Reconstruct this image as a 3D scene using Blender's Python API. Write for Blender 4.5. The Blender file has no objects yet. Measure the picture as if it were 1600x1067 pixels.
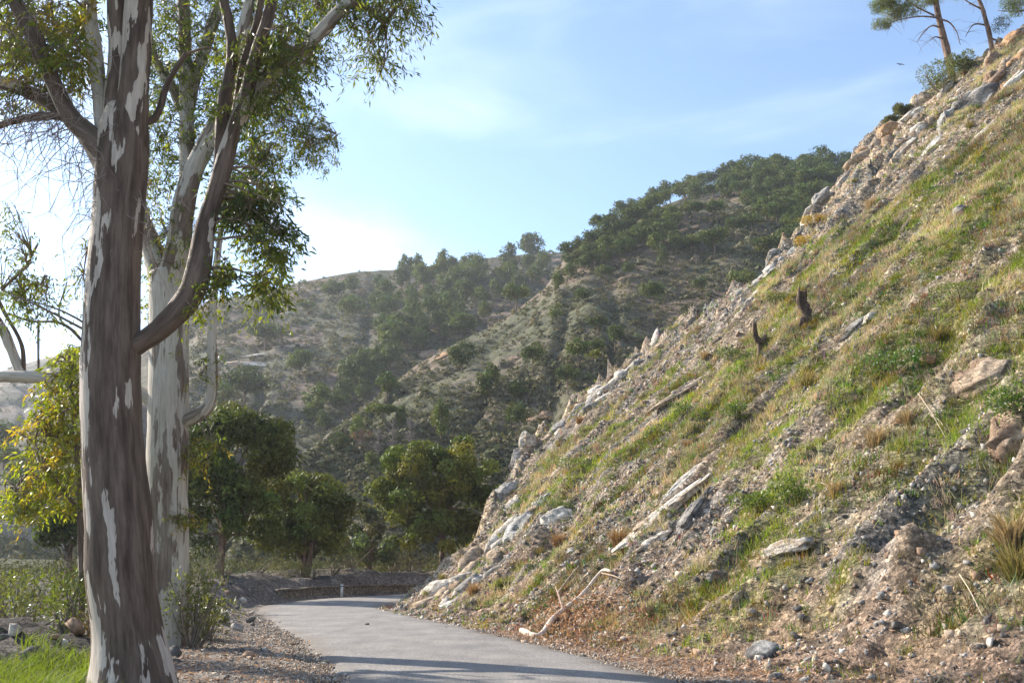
import bpy, math, random
import numpy as np
from mathutils import Vector
from mathutils.bvhtree import BVHTree

# ------------------------------------------------------------------ camera, sky, sun, exposure
SC = bpy.context.scene
F_PX, W_PX, H_PX = 1500.0, 1600.0, 1067.0
PITCH = math.radians(13.0)
CAM = np.array([0.0, 0.0, 1.6])
cam_d = bpy.data.cameras.new('camera')
cam_d.sensor_fit = 'HORIZONTAL'; cam_d.sensor_width = 36.0
cam_d.lens = 36.0 * F_PX / W_PX
cam_d.clip_start = 0.1; cam_d.clip_end = 5000
cam = bpy.data.objects.new('camera', cam_d)
cam.location = CAM; cam.rotation_euler = (math.radians(90) + PITCH, 0, 0)
SC.collection.objects.link(cam); SC.camera = cam

SUN_AZ, SUN_EL = math.radians(-60), math.radians(30)      # azimuth from the view axis, to the left
world = bpy.data.worlds.new('World'); SC.world = world; world.use_nodes = True
wn = world.node_tree; wn.nodes.clear()
sky = wn.nodes.new('ShaderNodeTexSky'); sky.sky_type = 'NISHITA'; sky.sun_disc = False
sky.sun_elevation = SUN_EL; sky.sun_rotation = SUN_AZ
sky.air_density = 1.0; sky.dust_density = 0.35; sky.ozone_density = 2.2; sky.altitude = 200
bg = wn.nodes.new('ShaderNodeBackground'); bg.inputs['Strength'].default_value = 0.14
wo = wn.nodes.new('ShaderNodeOutputWorld')
tc = wn.nodes.new('ShaderNodeTexCoord')
mp = wn.nodes.new('ShaderNodeMapping'); mp.inputs['Scale'].default_value = (2.2, 3.2, 7.0)
mp.inputs['Rotation'].default_value = (0.25, 0.35, 0.3); mp.inputs['Location'].default_value = (3.1, 0.4, 1.7)
nz = wn.nodes.new('ShaderNodeTexNoise'); nz.inputs['Scale'].default_value = 1.5
nz.inputs['Detail'].default_value = 5; nz.inputs['Roughness'].default_value = 0.5; nz.inputs['Distortion'].default_value = 0.4
cr = wn.nodes.new('ShaderNodeMapRange'); cr.interpolation_type = 'SMOOTHSTEP'
cr.inputs['From Min'].default_value = 0.42; cr.inputs['From Max'].default_value = 0.95
cr.inputs['To Max'].default_value = 0.3
cm = wn.nodes.new('ShaderNodeMix'); cm.data_type = 'RGBA'; cm.inputs['B'].default_value = (9.2, 9.5, 10.0, 1)
L = wn.links.new
L(tc.outputs['Generated'], mp.inputs['Vector']); L(mp.outputs['Vector'], nz.inputs['Vector'])
L(nz.outputs['Fac'], cr.inputs['Value']); L(cr.outputs['Result'], cm.inputs['Factor'])
L(sky.outputs['Color'], cm.inputs['A']); L(cm.outputs['Result'], bg.inputs['Color']); L(bg.outputs['Background'], wo.inputs['Surface'])

sun_d = bpy.data.lights.new('sun', 'SUN'); sun_d.energy = 5.0; sun_d.angle = math.radians(0.53); sun_d.color = (1.0, 0.93, 0.82)
sun = bpy.data.objects.new('sun', sun_d); SC.collection.objects.link(sun)
SUN = Vector((math.sin(SUN_AZ) * math.cos(SUN_EL), math.cos(SUN_AZ) * math.cos(SUN_EL), math.sin(SUN_EL)))
sun.rotation_euler = SUN.to_track_quat('Z', 'Y').to_euler()
sun.location = (-60, 40, 60)
SC.view_settings.view_transform = 'Standard'; SC.view_settings.look = 'None'
SC.view_settings.gamma = 1.0; SC.view_settings.exposure = 1.08
SC.view_settings.use_curve_mapping = False
SC.cycles.use_denoising = True
SC.cycles.max_bounces = 6; SC.cycles.transparent_max_bounces = 4
SC.cycles.volume_bounces = 0

# ------------------------------------------------------------------ helpers
R = np.random.default_rng(7)
random.seed(7)
COL = SC.collection

def pdir(px, py):
    px = np.asarray(px, float); py = np.asarray(py, float)
    a = (px - W_PX / 2) / F_PX; b = (H_PX / 2 - py) / F_PX
    c, s = math.cos(PITCH), math.sin(PITCH)
    return np.stack([a, c - b * s, s + b * c], -1)

def at(px, py, depth):
    """point seen at a photo pixel, depth metres in front of the camera (along y)"""
    d = pdir(px, py)
    return CAM + d * (np.asarray(depth, float) / d[..., 1])[..., None]

def on_level(px, py, z=0.0):
    d = pdir(px, py); return CAM + d * ((z - CAM[2]) / d[..., 2])[..., None]

def project(P):
    P = np.asarray(P, float) - CAM
    c, s = math.cos(PITCH), math.sin(PITCH)
    zf = P[..., 1] * c + P[..., 2] * s; up = -P[..., 1] * s + P[..., 2] * c
    zf = np.where(np.abs(zf) < 1e-6, 1e-6, zf)
    return W_PX / 2 + F_PX * P[..., 0] / zf, H_PX / 2 - F_PX * up / zf, zf

def _hash(x, y, z, seed):
    h = (x.astype(np.uint32) * np.uint32(374761393) + y.astype(np.uint32) * np.uint32(668265263)
         + z.astype(np.uint32) * np.uint32(2246822519) + np.uint32(seed * 3266489917 & 0xffffffff))
    h = (h ^ (h >> np.uint32(13))) * np.uint32(1274126177)
    h = (h ^ (h >> np.uint32(16))) * np.uint32(2654435761)
    return ((h ^ (h >> np.uint32(15))) & np.uint32(0xffff)).astype(float) / 32767.5 - 1.0

def noise(x, y, z=0.0, seed=0):
    x, y, z = np.broadcast_arrays(np.asarray(x, float), np.asarray(y, float), np.asarray(z, float))
    xi, yi, zi = np.floor(x), np.floor(y), np.floor(z)
    fx, fy, fz = x - xi, y - yi, z - zi
    xi, yi, zi = (v.astype(np.int64) for v in (xi, yi, zi))
    u, v, w = (f * f * f * (f * (f * 6 - 15) + 10) for f in (fx, fy, fz))
    r = 0
    flat = np.all(fz == 0)
    for i in (0, 1):
        for j in (0, 1):
            for k in ((0,) if flat else (0, 1)):
                wt = (u if i else 1 - u) * (v if j else 1 - v) * (1 if flat else (w if k else 1 - w))
                r = r + wt * _hash(xi + i, yi + j, zi + k, seed)
    return r

def fbm(x, y, z=0.0, seed=0, oct=4, gain=0.5):
    a, f, r = 1.0, 1.0, 0
    for o in range(oct):
        r = r + a * noise(np.asarray(x) * f, np.asarray(y) * f, np.asarray(z) * f, seed + o * 17)
        a *= gain; f *= 2.03
    return r

def sstep(a, b, x):
    t = np.clip((np.asarray(x, float) - a) / (b - a), 0, 1); return t * t * (3 - 2 * t)

def make_mesh(name, V, Fc, col=None, smooth=False, mats=None):
    V = np.ascontiguousarray(V, dtype=np.float32); Fc = np.ascontiguousarray(Fc, dtype=np.int32)
    k = Fc.shape[1]
    me = bpy.data.meshes.new(name)
    me.vertices.add(len(V)); me.vertices.foreach_set('co', V.ravel())
    me.loops.add(Fc.size); me.loops.foreach_set('vertex_index', Fc.ravel())
    me.polygons.add(len(Fc)); me.polygons.foreach_set('loop_start', np.arange(0, Fc.size, k, dtype=np.int32))
    if smooth: me.polygons.foreach_set('use_smooth', np.ones(len(Fc), dtype=bool))
    me.update(calc_edges=True)
    if col is not None:
        at_ = me.attributes.new('Col', 'FLOAT_COLOR', 'POINT')
        c4 = np.ones((len(V), 4), np.float32); c4[:, :3] = col
        at_.data.foreach_set('color', c4.ravel())
    for m in (mats if isinstance(mats, (list, tuple)) else [mats] if mats else []): me.materials.append(m)
    return me

def link(name, me, parent=None, loc=None, rz=None, scale=None):
    o = bpy.data.objects.new(name, me); COL.objects.link(o)
    if parent is not None: o.parent = parent
    if loc is not None: o.location = [float(v) for v in loc]
    if rz is not None: o.rotation_euler = (0, 0, float(rz))
    if scale is not None: o.scale = scale if hasattr(scale, '__len__') else (scale,) * 3
    return o

def tag(o, label=None, cat=None, group=None, kind=None):
    if label: o['label'] = label
    if cat: o['category'] = cat
    if group: o['group'] = group
    if kind: o['kind'] = kind
    return o

def thing(name, label, cat, loc, group=None):
    o = link(name, None, None, loc); o.empty_display_size = 0.3
    return tag(o, label, cat, group)

def grid_faces(nu, nv):
    i = np.arange(nu - 1)[:, None] * nv + np.arange(nv - 1)[None, :]
    return np.stack([i, i + nv, i + nv + 1, i + 1], -1).reshape(-1, 4)

def catmull(P, n):
    """resample a polyline (k,d) to n points through a Catmull-Rom spline"""
    P = np.asarray(P, float); k = len(P)
    if k == 2: return P[0] + (P[1] - P[0]) * np.linspace(0, 1, n)[:, None]
    Q = np.vstack([2 * P[0] - P[1], P, 2 * P[-1] - P[-2]])
    u = np.linspace(0, k - 1 - 1e-9, n); i = u.astype(int); t = (u - i)[:, None]
    a, b, c, d = Q[i], Q[i + 1], Q[i + 2], Q[i + 3]
    return 0.5 * (2 * b + (c - a) * t + (2 * a - 5 * b + 4 * c - d) * t ** 2 + (3 * b - a - 3 * c + d) * t ** 3)

def tube(path, rad, n=8, rough=0.0, seed=0, cap=True, flute=0.0):
    """vertices/faces of a tapered tube along path (m,3) with radii (m)"""
    P = np.asarray(path, float); m = len(P); rad = np.asarray(rad, float)
    T = np.gradient(P, axis=0); T /= np.linalg.norm(T, axis=1)[:, None] + 1e-9
    up = np.array([0.31, 0.2, 0.93]) if abs(T[0, 2]) < 0.9 else np.array([1.0, 0.1, 0.0])
    N = np.empty_like(P)
    v = up - T[0] * up.dot(T[0]); v /= np.linalg.norm(v)
    for i in range(m):
        v = v - T[i] * v.dot(T[i]); v /= np.linalg.norm(v) + 1e-9; N[i] = v
    B = np.cross(T, N)
    a = np.linspace(0, 2 * np.pi, n, endpoint=False)
    ca, sa = np.cos(a), np.sin(a)
    D = N[:, None, :] * ca[None, :, None] + B[:, None, :] * sa[None, :, None]
    r = np.repeat(rad[:, None], n, 1)
    if rough:
        Q = P[:, None, :] + D * rad[:, None, None]
        r = r * (1 + rough * fbm(Q[..., 0] * 2.2 / max(rad.max(), .05) * .4, Q[..., 1] * 2.2 / max(rad.max(), .05) * .4, Q[..., 2] * 1.3, seed, 3))
    if flute: r = r * (1 + flute * np.cos(a * 5 + seed)[None, :])
    V = (P[:, None, :] + D * r[..., None]).reshape(-1, 3)
    i = np.arange(m - 1)[:, None] * n; j = np.arange(n)[None, :]; j2 = (j + 1) % n
    Fc = np.stack([i + j, i + j2, i + n + j2, i + n + j], -1).reshape(-1, 4)
    if cap and n >= 4:
        e = (m - 1) * n
        Fc = np.vstack([Fc, [[e + q, e + q + 1, e + (n - 1 - q) - 1, e + (n - 1 - q)] for q in range(0, n // 2 - 1)]])
    return V, Fc

class Bag:
    """collects quads into one mesh"""
    def __init__(s): s.V = []; s.F = []; s.C = []; s.n = 0
    def add(s, V, Fc, c=None):
        V = np.asarray(V, float); s.V.append(V); s.F.append(np.asarray(Fc) + s.n); s.n += len(V)
        if c is not None: s.C.append(np.broadcast_to(np.asarray(c, float), (len(V), 3)))
    def mesh(s, name, mat, smooth=False):
        return make_mesh(name, np.vstack(s.V), np.vstack(s.F), np.vstack(s.C) if s.C else None, smooth, mat)

def unit(v): return v / (np.linalg.norm(v, axis=-1, keepdims=True) + 1e-9)

def blade_one(P, D, ln, wd):
    n = len(P); ln = np.broadcast_to(ln, (n,))[:, None]; wd = np.broadcast_to(wd, (n,))[:, None]
    S = unit(np.cross(D, np.array([0., 0., 1.])) + R.normal(0, .4, (n, 3)))
    V = np.stack([P - S * wd * .5, P + S * wd * .5, P + D * ln], 1).reshape(-1, 3); return V, np.arange(n * 3).reshape(n, 3)

def ordinal(k):
    w = ['first', 'second', 'third', 'fourth', 'fifth', 'sixth', 'seventh', 'eighth', 'ninth', 'tenth', 'eleventh', 'twelfth', 'thirteenth', 'fourteenth', 'fifteenth', 'sixteenth', 'seventeenth', 'eighteenth', 'nineteenth', 'twentieth']
    return w[k] if k < 20 else 'twenty-' + w[k - 20]
PENDING = {}
def label_in_order(fmt, o, p):
    PENDING.setdefault(fmt, []).append((float(project(np.array(p))[0]), o))
def label_rows():
    for fmt, L_ in PENDING.items():
        L_.sort(key=lambda q: q[0])
        for k, (_, o) in enumerate(L_): o['label'] = fmt.replace('#', ordinal(k)) if len(L_) > 1 else fmt.replace(', # from the left', '')

def leaf_quads(P, D, Nn, ln, wd, fold=0.0):
    """lens-shaped leaves: base P, direction D, face normal Nn; returns verts (n*4,3), faces"""
    n = len(P); D = unit(D); S = unit(np.cross(D, Nn)); Nn = np.cross(S, D)
    ln = np.broadcast_to(ln, (n,))[:, None]; wd = np.broadcast_to(wd, (n,))[:, None]
    V = np.stack([P, P + D * ln * .42 + S * wd * .5 - Nn * wd * fold, P + D * ln, P + D * ln * .42 - S * wd * .5 - Nn * wd * fold], 1).reshape(-1, 3)
    return V, np.arange(n * 4).reshape(n, 4)

def blade_tris(P, D, ln, wd, bend):
    """grass blades with one bend: 2 tris + tip -> quad + degenerate-free quad"""
    n = len(P); ln = np.broadcast_to(ln, (n,))[:, None]; wd = np.broadcast_to(wd, (n,))[:, None]
    S = unit(np.cross(D, np.array([0., 0., 1.])) + R.normal(0, .25, (n, 3)))
    H = unit(D * np.array([1, 1, 0.0]) + 1e-6)
    mid = P + D * ln * .55; tip = mid + unit(D + H * np.broadcast_to(bend, (n,))[:, None] - np.array([0, 0, .35]) * np.broadcast_to(bend, (n,))[:, None]) * ln * .45
    V = np.stack([P - S * wd * .5, P + S * wd * .5, mid + S * wd * .4, mid - S * wd * .4, tip], 1).reshape(-1, 3)
    b = np.arange(n)[:, None] * 5
    T = np.vstack([np.hstack([b, b + 1, b + 2]), np.hstack([b, b + 2, b + 3]), np.hstack([b + 3, b + 2, b + 4])])
    return V, T

# ------------------------------------------------------------------ materials
def new_mat(name):
    m = bpy.data.materials.new(name); m.use_nodes = True
    nt = m.node_tree; b = nt.nodes['Principled BSDF']
    b.inputs['Specular IOR Level'].default_value = 0.25
    return m, nt, b

def N(nt, t, **kw):
    n = nt.nodes.new(t)
    for k, v in kw.items():
        if k in n.inputs: n.inputs[k].default_value = v
        else: setattr(n, k, v)
    return n

def ramp(nt, stops):
    r = nt.nodes.new('ShaderNodeValToRGB'); e = r.color_ramp.elements
    while len(e) < len(stops): e.new(0.5)
    for q, (p, c) in zip(e, stops):
        q.position = p; q.color = (*c, 1) if len(c) == 3 else c
    return r

def mixc(nt, a, b, f, mode='MIX'):
    m = nt.nodes.new('ShaderNodeMix'); m.data_type = 'RGBA'; m.blend_type = mode
    for s, v in (('A', a), ('B', b)):
        if isinstance(v, tuple): m.inputs[s].default_value = (*v, 1)
        else: nt.links.new(v, m.inputs[s])
    if isinstance(f, (int, float)): m.inputs['Factor'].default_value = f
    else: nt.links.new(f, m.inputs['Factor'])
    return m.outputs['Result']

def objco(nt, scale=(1, 1, 1), rot=(0, 0, 0)):
    g = nt.nodes.new('ShaderNodeNewGeometry'); m = nt.nodes.new('ShaderNodeMapping')
    m.inputs['Scale'].default_value = scale; m.inputs['Rotation'].default_value = rot
    nt.links.new(g.outputs['Position'], m.inputs['Vector']); return m.outputs['Vector']

def nodenoise(nt, vec, scale, detail=4, rough=0.55):
    n = N(nt, 'ShaderNodeTexNoise'); n.inputs['Scale'].default_value = scale
    n.inputs['Detail'].default_value = detail; n.inputs['Roughness'].default_value = rough
    nt.links.new(vec, n.inputs['Vector']); return n.outputs['Fac']

def bump(nt, b, h, strength, dist):
    bp = N(nt, 'ShaderNodeBump'); bp.inputs['Strength'].default_value = strength; bp.inputs['Distance'].default_value = dist
    nt.links.new(h, bp.inputs['Height']); nt.links.new(bp.outputs['Normal'], b.inputs['Normal'])

def foliage_mat(name, trans=0.35, rough=0.55, spec=0.25, tcol=(1.5, 1.5, 0.45), objvar=0.0):
    """colour from the mesh attribute Col; light passes through the leaf"""
    m, nt, b = new_mat(name)
    a = N(nt, 'ShaderNodeAttribute'); a.attribute_name = 'Col'
    c = a.outputs['Color']
    if objvar:
        oi = N(nt, 'ShaderNodeObjectInfo')
        rr = ramp(nt, [(0, (1 - objvar, 1 - objvar, 1 - objvar * .6)), (.5, (1, 1, 1)), (1, (1 + objvar, 1 + objvar * .7, 1 - objvar * .3))])
        nt.links.new(oi.outputs['Random'], rr.inputs['Fac']); c = mixc(nt, c, rr.outputs['Color'], 1.0, 'MULTIPLY')
    nt.links.new(c, b.inputs['Base Color'])
    b.inputs['Roughness'].default_value = rough; b.inputs['Specular IOR Level'].default_value = spec
    if trans:
        t = N(nt, 'ShaderNodeBsdfTranslucent'); nt.links.new(mixc(nt, c, tcol, 1.0, 'MULTIPLY'), t.inputs['Color'])
        mx = N(nt, 'ShaderNodeMixShader'); mx.inputs[0].default_value = trans
        nt.links.new(b.outputs[0], mx.inputs[1]); nt.links.new(t.outputs[0], mx.inputs[2])
        nt.links.new(mx.outputs[0], nt.nodes['Material Output'].inputs['Surface'])
    return m

def attr_mat(name, rough=0.9, nscale=8.0, namp=0.35, bstr=0.5, bdist=0.03, bscale=14.0, spec=0.2, stretch=(1, 1, 1)):
    """earth and stone: colour from Col, broken up by two noises, with fine relief"""
    m, nt, b = new_mat(name)
    a = N(nt, 'ShaderNodeAttribute'); a.attribute_name = 'Col'
    v = objco(nt, stretch)
    n1 = nodenoise(nt, v, nscale, 6, .65); n2 = nodenoise(nt, v, bscale, 5, .7)
    lo, hi = 1 - namp * 1.5, 1 + namp * 1.5
    r1 = ramp(nt, [(.3, (lo, lo, lo)), (.5, (1, 1, 1)), (.72, (hi, hi, hi))]); nt.links.new(n1, r1.inputs['Fac'])
    nt.links.new(mixc(nt, a.outputs['Color'], r1.outputs['Color'], 1.0, 'MULTIPLY'), b.inputs['Base Color'])
    b.inputs['Roughness'].default_value = rough; b.inputs['Specular IOR Level'].default_value = spec
    bump(nt, b, n2, bstr, bdist)
    return m

def shard_mat(name, cell, namp, bdist):
    m, nt, b = new_mat(name)
    a = N(nt, 'ShaderNodeAttribute'); a.attribute_name = 'Col'
    v = objco(nt); c = a.outputs['Color']
    n1 = nodenoise(nt, v, 3.5, 6, .7); n2 = nodenoise(nt, v, 22, 4, .7)
    hs = []
    for k, (sc, amp) in enumerate(((cell, .55), (cell * 2.6, .4))):
        vo = N(nt, 'ShaderNodeTexVoronoi'); vo.inputs['Scale'].default_value = sc; vo.inputs['Randomness'].default_value = 1.0
        wv = N(nt, 'ShaderNodeVectorMath', operation='MULTIPLY_ADD'); nn_ = N(nt, 'ShaderNodeTexNoise'); nn_.inputs['Scale'].default_value = sc * .8
        nt.links.new(v, nn_.inputs['Vector']); nt.links.new(nn_.outputs['Color'], wv.inputs[0]); wv.inputs[1].default_value = (1 / sc,) * 3; nt.links.new(v, wv.inputs[2])
        nt.links.new(wv.outputs[0], vo.inputs['Vector'])
        sp = N(nt, 'ShaderNodeSeparateColor'); nt.links.new(vo.outputs['Color'], sp.inputs[0])
        r = ramp(nt, [(0, (1 - amp,) * 3), (.55, (1, 1, 1)), (.93, (1 + amp * .7,) * 3), (1, (1 + amp * 1.9, 1 + amp * 1.75, 1 + amp * 1.6))]); nt.links.new(sp.outputs[0], r.inputs['Fac'])
        c = mixc(nt, c, r.outputs['Color'], 1.0, 'MULTIPLY'); hs.append((sp.outputs[1], vo.outputs['Distance']))
    lo, hi = 1 - namp * 1.5, 1 + namp * 1.5
    for nz_ in (n1, n2):
        r1 = ramp(nt, [(.3, (lo, lo, lo)), (.5, (1, 1, 1)), (.72, (hi, hi * .98, hi * .95))]); nt.links.new(nz_, r1.inputs['Fac']); c = mixc(nt, c, r1.outputs['Color'], 1.0, 'MULTIPLY')
    nt.links.new(c, b.inputs['Base Color']); b.inputs['Roughness'].default_value = .92; b.inputs['Specular IOR Level'].default_value = .15
    a1 = N(nt, 'ShaderNodeMath', operation='MULTIPLY_ADD'); nt.links.new(hs[1][0], a1.inputs[0]); a1.inputs[1].default_value = .4; nt.links.new(hs[0][0], a1.inputs[2])
    a2 = N(nt, 'ShaderNodeMath', operation='MULTIPLY_ADD'); nt.links.new(n1, a2.inputs[0]); a2.inputs[1].default_value = 1.6; nt.links.new(a1.outputs[0], a2.inputs[2])
    bump(nt, b, a2.outputs[0], 1.0, bdist)
    return m
M_slope = shard_mat('bank_earth', 9.0, .3, .09)
M_ground = shard_mat('ground_earth', 16.0, .25, .05)
M_hill = attr_mat('hill_earth', nscale=.5, namp=.45, bstr=.8, bdist=.8, bscale=.6)
M_rock = attr_mat('rock_face', nscale=6, namp=.45, bstr=1.0, bdist=.1, bscale=9, stretch=(1, 1, 1.6))
M_stone = attr_mat('loose_stone', nscale=14, namp=.3, bstr=.6, bdist=.02, bscale=30)
M_grass = foliage_mat('grass_blade', .45, .6, .2, (1.3, 1.35, .5))
M_dry = foliage_mat('dry_grass', .35, .7, .15, (1.2, 1.1, .8))
M_scrub = foliage_mat('scrub_leaf', .2, .8, .1, (1.2, 1.2, .6))
M_pine = foliage_mat('pine_needles', .22, .6, .15, (1.35, 1.45, .4), .22)
M_leaf = foliage_mat('eucalyptus_leaf', .5, .42, .4, (1.6, 1.6, .35))
M_shrub = foliage_mat('shrub_leaf', .4, .4, .4, (1.4, 1.4, .4))
M_litter = foliage_mat('dry_leaf', .25, .6, .3, (1.3, 1.1, .8))
M_twig = attr_mat('twig_bark', nscale=20, namp=.3, bstr=.3, bdist=.005, bscale=60)

def asphalt():
    m, nt, b = new_mat('worn_asphalt')
    v = objco(nt)
    f = nodenoise(nt, v, 32, 4, .85); g = nodenoise(nt, v, .9, 5, .6); k = nodenoise(nt, objco(nt, (1, .25, 1), (0, 0, -.36)), 2.2, 4, .6)
    r = ramp(nt, [(.36, (.115, .105, .097)), (.5, (.25, .228, .208)), (.64, (.44, .4, .36))]); nt.links.new(f, r.inputs['Fac'])
    r2 = ramp(nt, [(.3, (.78, .78, .79)), (.7, (1.16, 1.14, 1.1))]); nt.links.new(g, r2.inputs['Fac'])
    r3 = ramp(nt, [(.35, (.88, .88, .88)), (.65, (1.06, 1.06, 1.06))]); nt.links.new(k, r3.inputs['Fac'])
    c = mixc(nt, mixc(nt, r.outputs['Color'], r2.outputs['Color'], 1.0, 'MULTIPLY'), r3.outputs['Color'], 1.0, 'MULTIPLY')
    # dusty gravel washed over the edges
    a = N(nt, 'ShaderNodeAttribute'); a.attribute_name = 'Col'
    c = mixc(nt, c, (.185, .155, .125), a.outputs['Fac'])
    nt.links.new(c, b.inputs['Base Color']); b.inputs['Roughness'].default_value = .85
    bump(nt, b, f, .7, .012)
    return m
M_road = asphalt()

def eucalypt_bark(name, lo, hi, c_old, c_new, c_dark):
    """grey-brown old bark with smooth pale patches where it has peeled"""
    m, nt, b = new_mat(name)
    def along(scale):                                           # coordinates that follow each limb, see limb_part
        a = N(nt, 'ShaderNodeAttribute'); a.attribute_name = 'bark'; mp_ = N(nt, 'ShaderNodeMapping'); mp_.inputs['Scale'].default_value = scale
        nt.links.new(a.outputs['Vector'], mp_.inputs['Vector']); return mp_.outputs['Vector']
    v = along((2.1, 2.1, .42)); w = along((1, 1, .14)); q = along((1, 1, .09))
    n1 = nodenoise(nt, v, 2.1, 4, .55); n2 = nodenoise(nt, w, 9, 5, .6); n3 = nodenoise(nt, q, 26, 4, .6)
    e = N(nt, 'ShaderNodeMapRange'); e.inputs['From Min'].default_value = lo; e.inputs['From Max'].default_value = hi
    # more peeled bark facing left; the pale strip paints in sun rim light
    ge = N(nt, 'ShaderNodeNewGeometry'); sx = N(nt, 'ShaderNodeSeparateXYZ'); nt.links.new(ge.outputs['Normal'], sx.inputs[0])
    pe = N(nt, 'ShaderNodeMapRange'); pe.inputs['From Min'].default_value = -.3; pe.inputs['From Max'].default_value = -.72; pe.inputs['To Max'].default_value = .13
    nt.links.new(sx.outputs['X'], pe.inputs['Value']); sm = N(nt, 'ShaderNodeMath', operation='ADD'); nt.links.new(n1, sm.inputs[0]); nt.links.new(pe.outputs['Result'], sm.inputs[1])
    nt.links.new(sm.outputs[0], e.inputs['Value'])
    d = N(nt, 'ShaderNodeMapRange'); d.inputs['From Min'].default_value = .4; d.inputs['From Max'].default_value = .62
    nt.links.new(n2, d.inputs['Value'])
    old = mixc(nt, c_old, c_dark, d.outputs['Result'])
    nw = mixc(nt, c_new, tuple(x * .74 for x in c_new), n3)
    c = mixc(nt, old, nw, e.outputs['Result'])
    st = ramp(nt, [(.32, (.62, .6, .58)), (.68, (1.25, 1.25, 1.25))]); nt.links.new(n3, st.inputs['Fac'])
    nt.links.new(mixc(nt, c, st.outputs['Color'], .8, 'MULTIPLY'), b.inputs['Base Color'])
    b.inputs['Roughness'].default_value = .75
    ad = N(nt, 'ShaderNodeMath', operation='MULTIPLY_ADD'); ad.inputs[1].default_value = -.9
    nt.links.new(e.outputs['Result'], ad.inputs[0]); nt.links.new(n3, ad.inputs[2])
    bump(nt, b, ad.outputs[0], .7, .018)
    return m
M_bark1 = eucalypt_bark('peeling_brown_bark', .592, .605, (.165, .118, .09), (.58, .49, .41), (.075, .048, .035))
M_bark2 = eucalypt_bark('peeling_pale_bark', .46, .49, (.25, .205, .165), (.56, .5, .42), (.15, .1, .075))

def pine_bark():
    m, nt, b = new_mat('pine_bark')
    n = nodenoise(nt, objco(nt, (1, 1, .35)), 7, 5, .65)
    r = ramp(nt, [(.35, (.06, .04, .03)), (.5, (.17, .11, .08)), (.68, (.3, .2, .15))]); nt.links.new(n, r.inputs['Fac'])
    nt.links.new(r.outputs['Color'], b.inputs['Base Color']); b.inputs['Roughness'].default_value = .9
    bump(nt, b, n, .8, .04); return m
M_pbark = pine_bark()

def plain(name, col, rough=.7):
    m, nt, b = new_mat(name)
    n = nodenoise(nt, objco(nt), 12, 4, .6)
    r = ramp(nt, [(.3, tuple(c * .75 for c in col)), (.7, tuple(min(1, c * 1.15) for c in col))]); nt.links.new(n, r.inputs['Fac'])
    nt.links.new(r.outputs['Color'], b.inputs['Base Color']); b.inputs['Roughness'].default_value = rough; return m

# ------------------------------------------------------------------ road line
ROAD = catmull([(9.5, -26), (5.4, -8), (3.6, 0), (1.95, 7), (.3, 13), (-1.55, 19.5), (-4.2, 27.5), (-6.3, 34), (-7.3, 40), (-6.2, 47), (-2.2, 53.5), (5, 59.5), (16, 65), (34, 70), (60, 72)], 260)
HALF = 2.3
_rt = unit(np.gradient(ROAD, axis=0))
def road_side(x, y):
    """signed distance from the road's centre line, positive on the left (valley) side"""
    x = np.asarray(x, float); y = np.asarray(y, float); sh = x.shape
    P = np.stack([x.ravel(), y.ravel()], 1); out = np.empty(len(P))
    for a in range(0, len(P), 20000):
        q = P[a:a + 20000]; d = ((q[:, None, :] - ROAD[None]) ** 2).sum(-1); i = d.argmin(1)
        c = _rt[i, 0] * (q[:, 1] - ROAD[i, 1]) - _rt[i, 1] * (q[:, 0] - ROAD[i, 0])
        out[a:a + 20000] = np.sqrt(d[np.arange(len(q)), i]) * np.sign(c)
    return out.reshape(sh)

def ground_z(x, y):
    x = np.asarray(x, float); y = np.asarray(y, float)
    sd = road_side(x, y); d = np.abs(sd)
    off = sstep(HALF + .1, HALF + .9, d)
    z = -.05 + .05 * off
    z = z + off * (.05 * fbm(x * .7, y * .7, seed=3) + .025 * fbm(x * 3, y * 3, seed=5))
    berm = sstep(HALF + .5, HALF + 2.0, sd) * sstep(19, 38, y) * (1 - .25 * sstep(6, 18, sd))
    z = z + berm * (1.0 + .25 * fbm(x * .5, y * .5, seed=8))
    heap = np.exp(-(((x + 8.3) / 2.0) ** 2 + ((y - 16.2) / 1.5) ** 2))             # rubble heap on the left
    z = z + heap * .62 * (1 + .4 * fbm(x * 1.6, y * 1.6, seed=9))
    far = sstep(60, 140, np.hypot(x, y))
    z = z + far * 1.5 * fbm(x * .03, y * .03, seed=11) - 2.0 * sstep(12, 40, sd) * (1 - sstep(45, 70, y))
    return z

# ------------------------------------------------------------------ the road cutting on the right: a spur of hill
TOE = np.array([4.5, 12.7]); DT = unit(np.array([-.375, .927])); DS = np.array([DT[1], -DT[0]])
TAN = math.tan(math.radians(40))
def st_of(x, y): 
    dx, dy = np.asarray(x) - TOE[0], np.asarray(y) - TOE[1]
    return dx * DS[0] + dy * DS[1], dx * DT[0] + dy * DT[1]
def xy_of(s, t): return TOE[0] + s * DS[0] + t * DT[0], TOE[1] + s * DS[1] + t * DT[1]
def prof(s): return TAN * .5 * ((s - .9) + np.sqrt((s - .9) ** 2 + 1.2)) - .22

def ray_plane(px, py):
    d = pdir(px, py); k = np.linspace(8, 95, 1800)
    P = CAM + d[..., None, :] * k[:, None]
    s, t = st_of(P[..., 0], P[..., 1]); g = P[..., 2] < prof(s)
    i = g.argmax(-1); hit = np.take_along_axis(P, i[..., None, None].repeat(3, -1), -2)[..., 0, :]
    return st_of(hit[..., 0], hit[..., 1])

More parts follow.
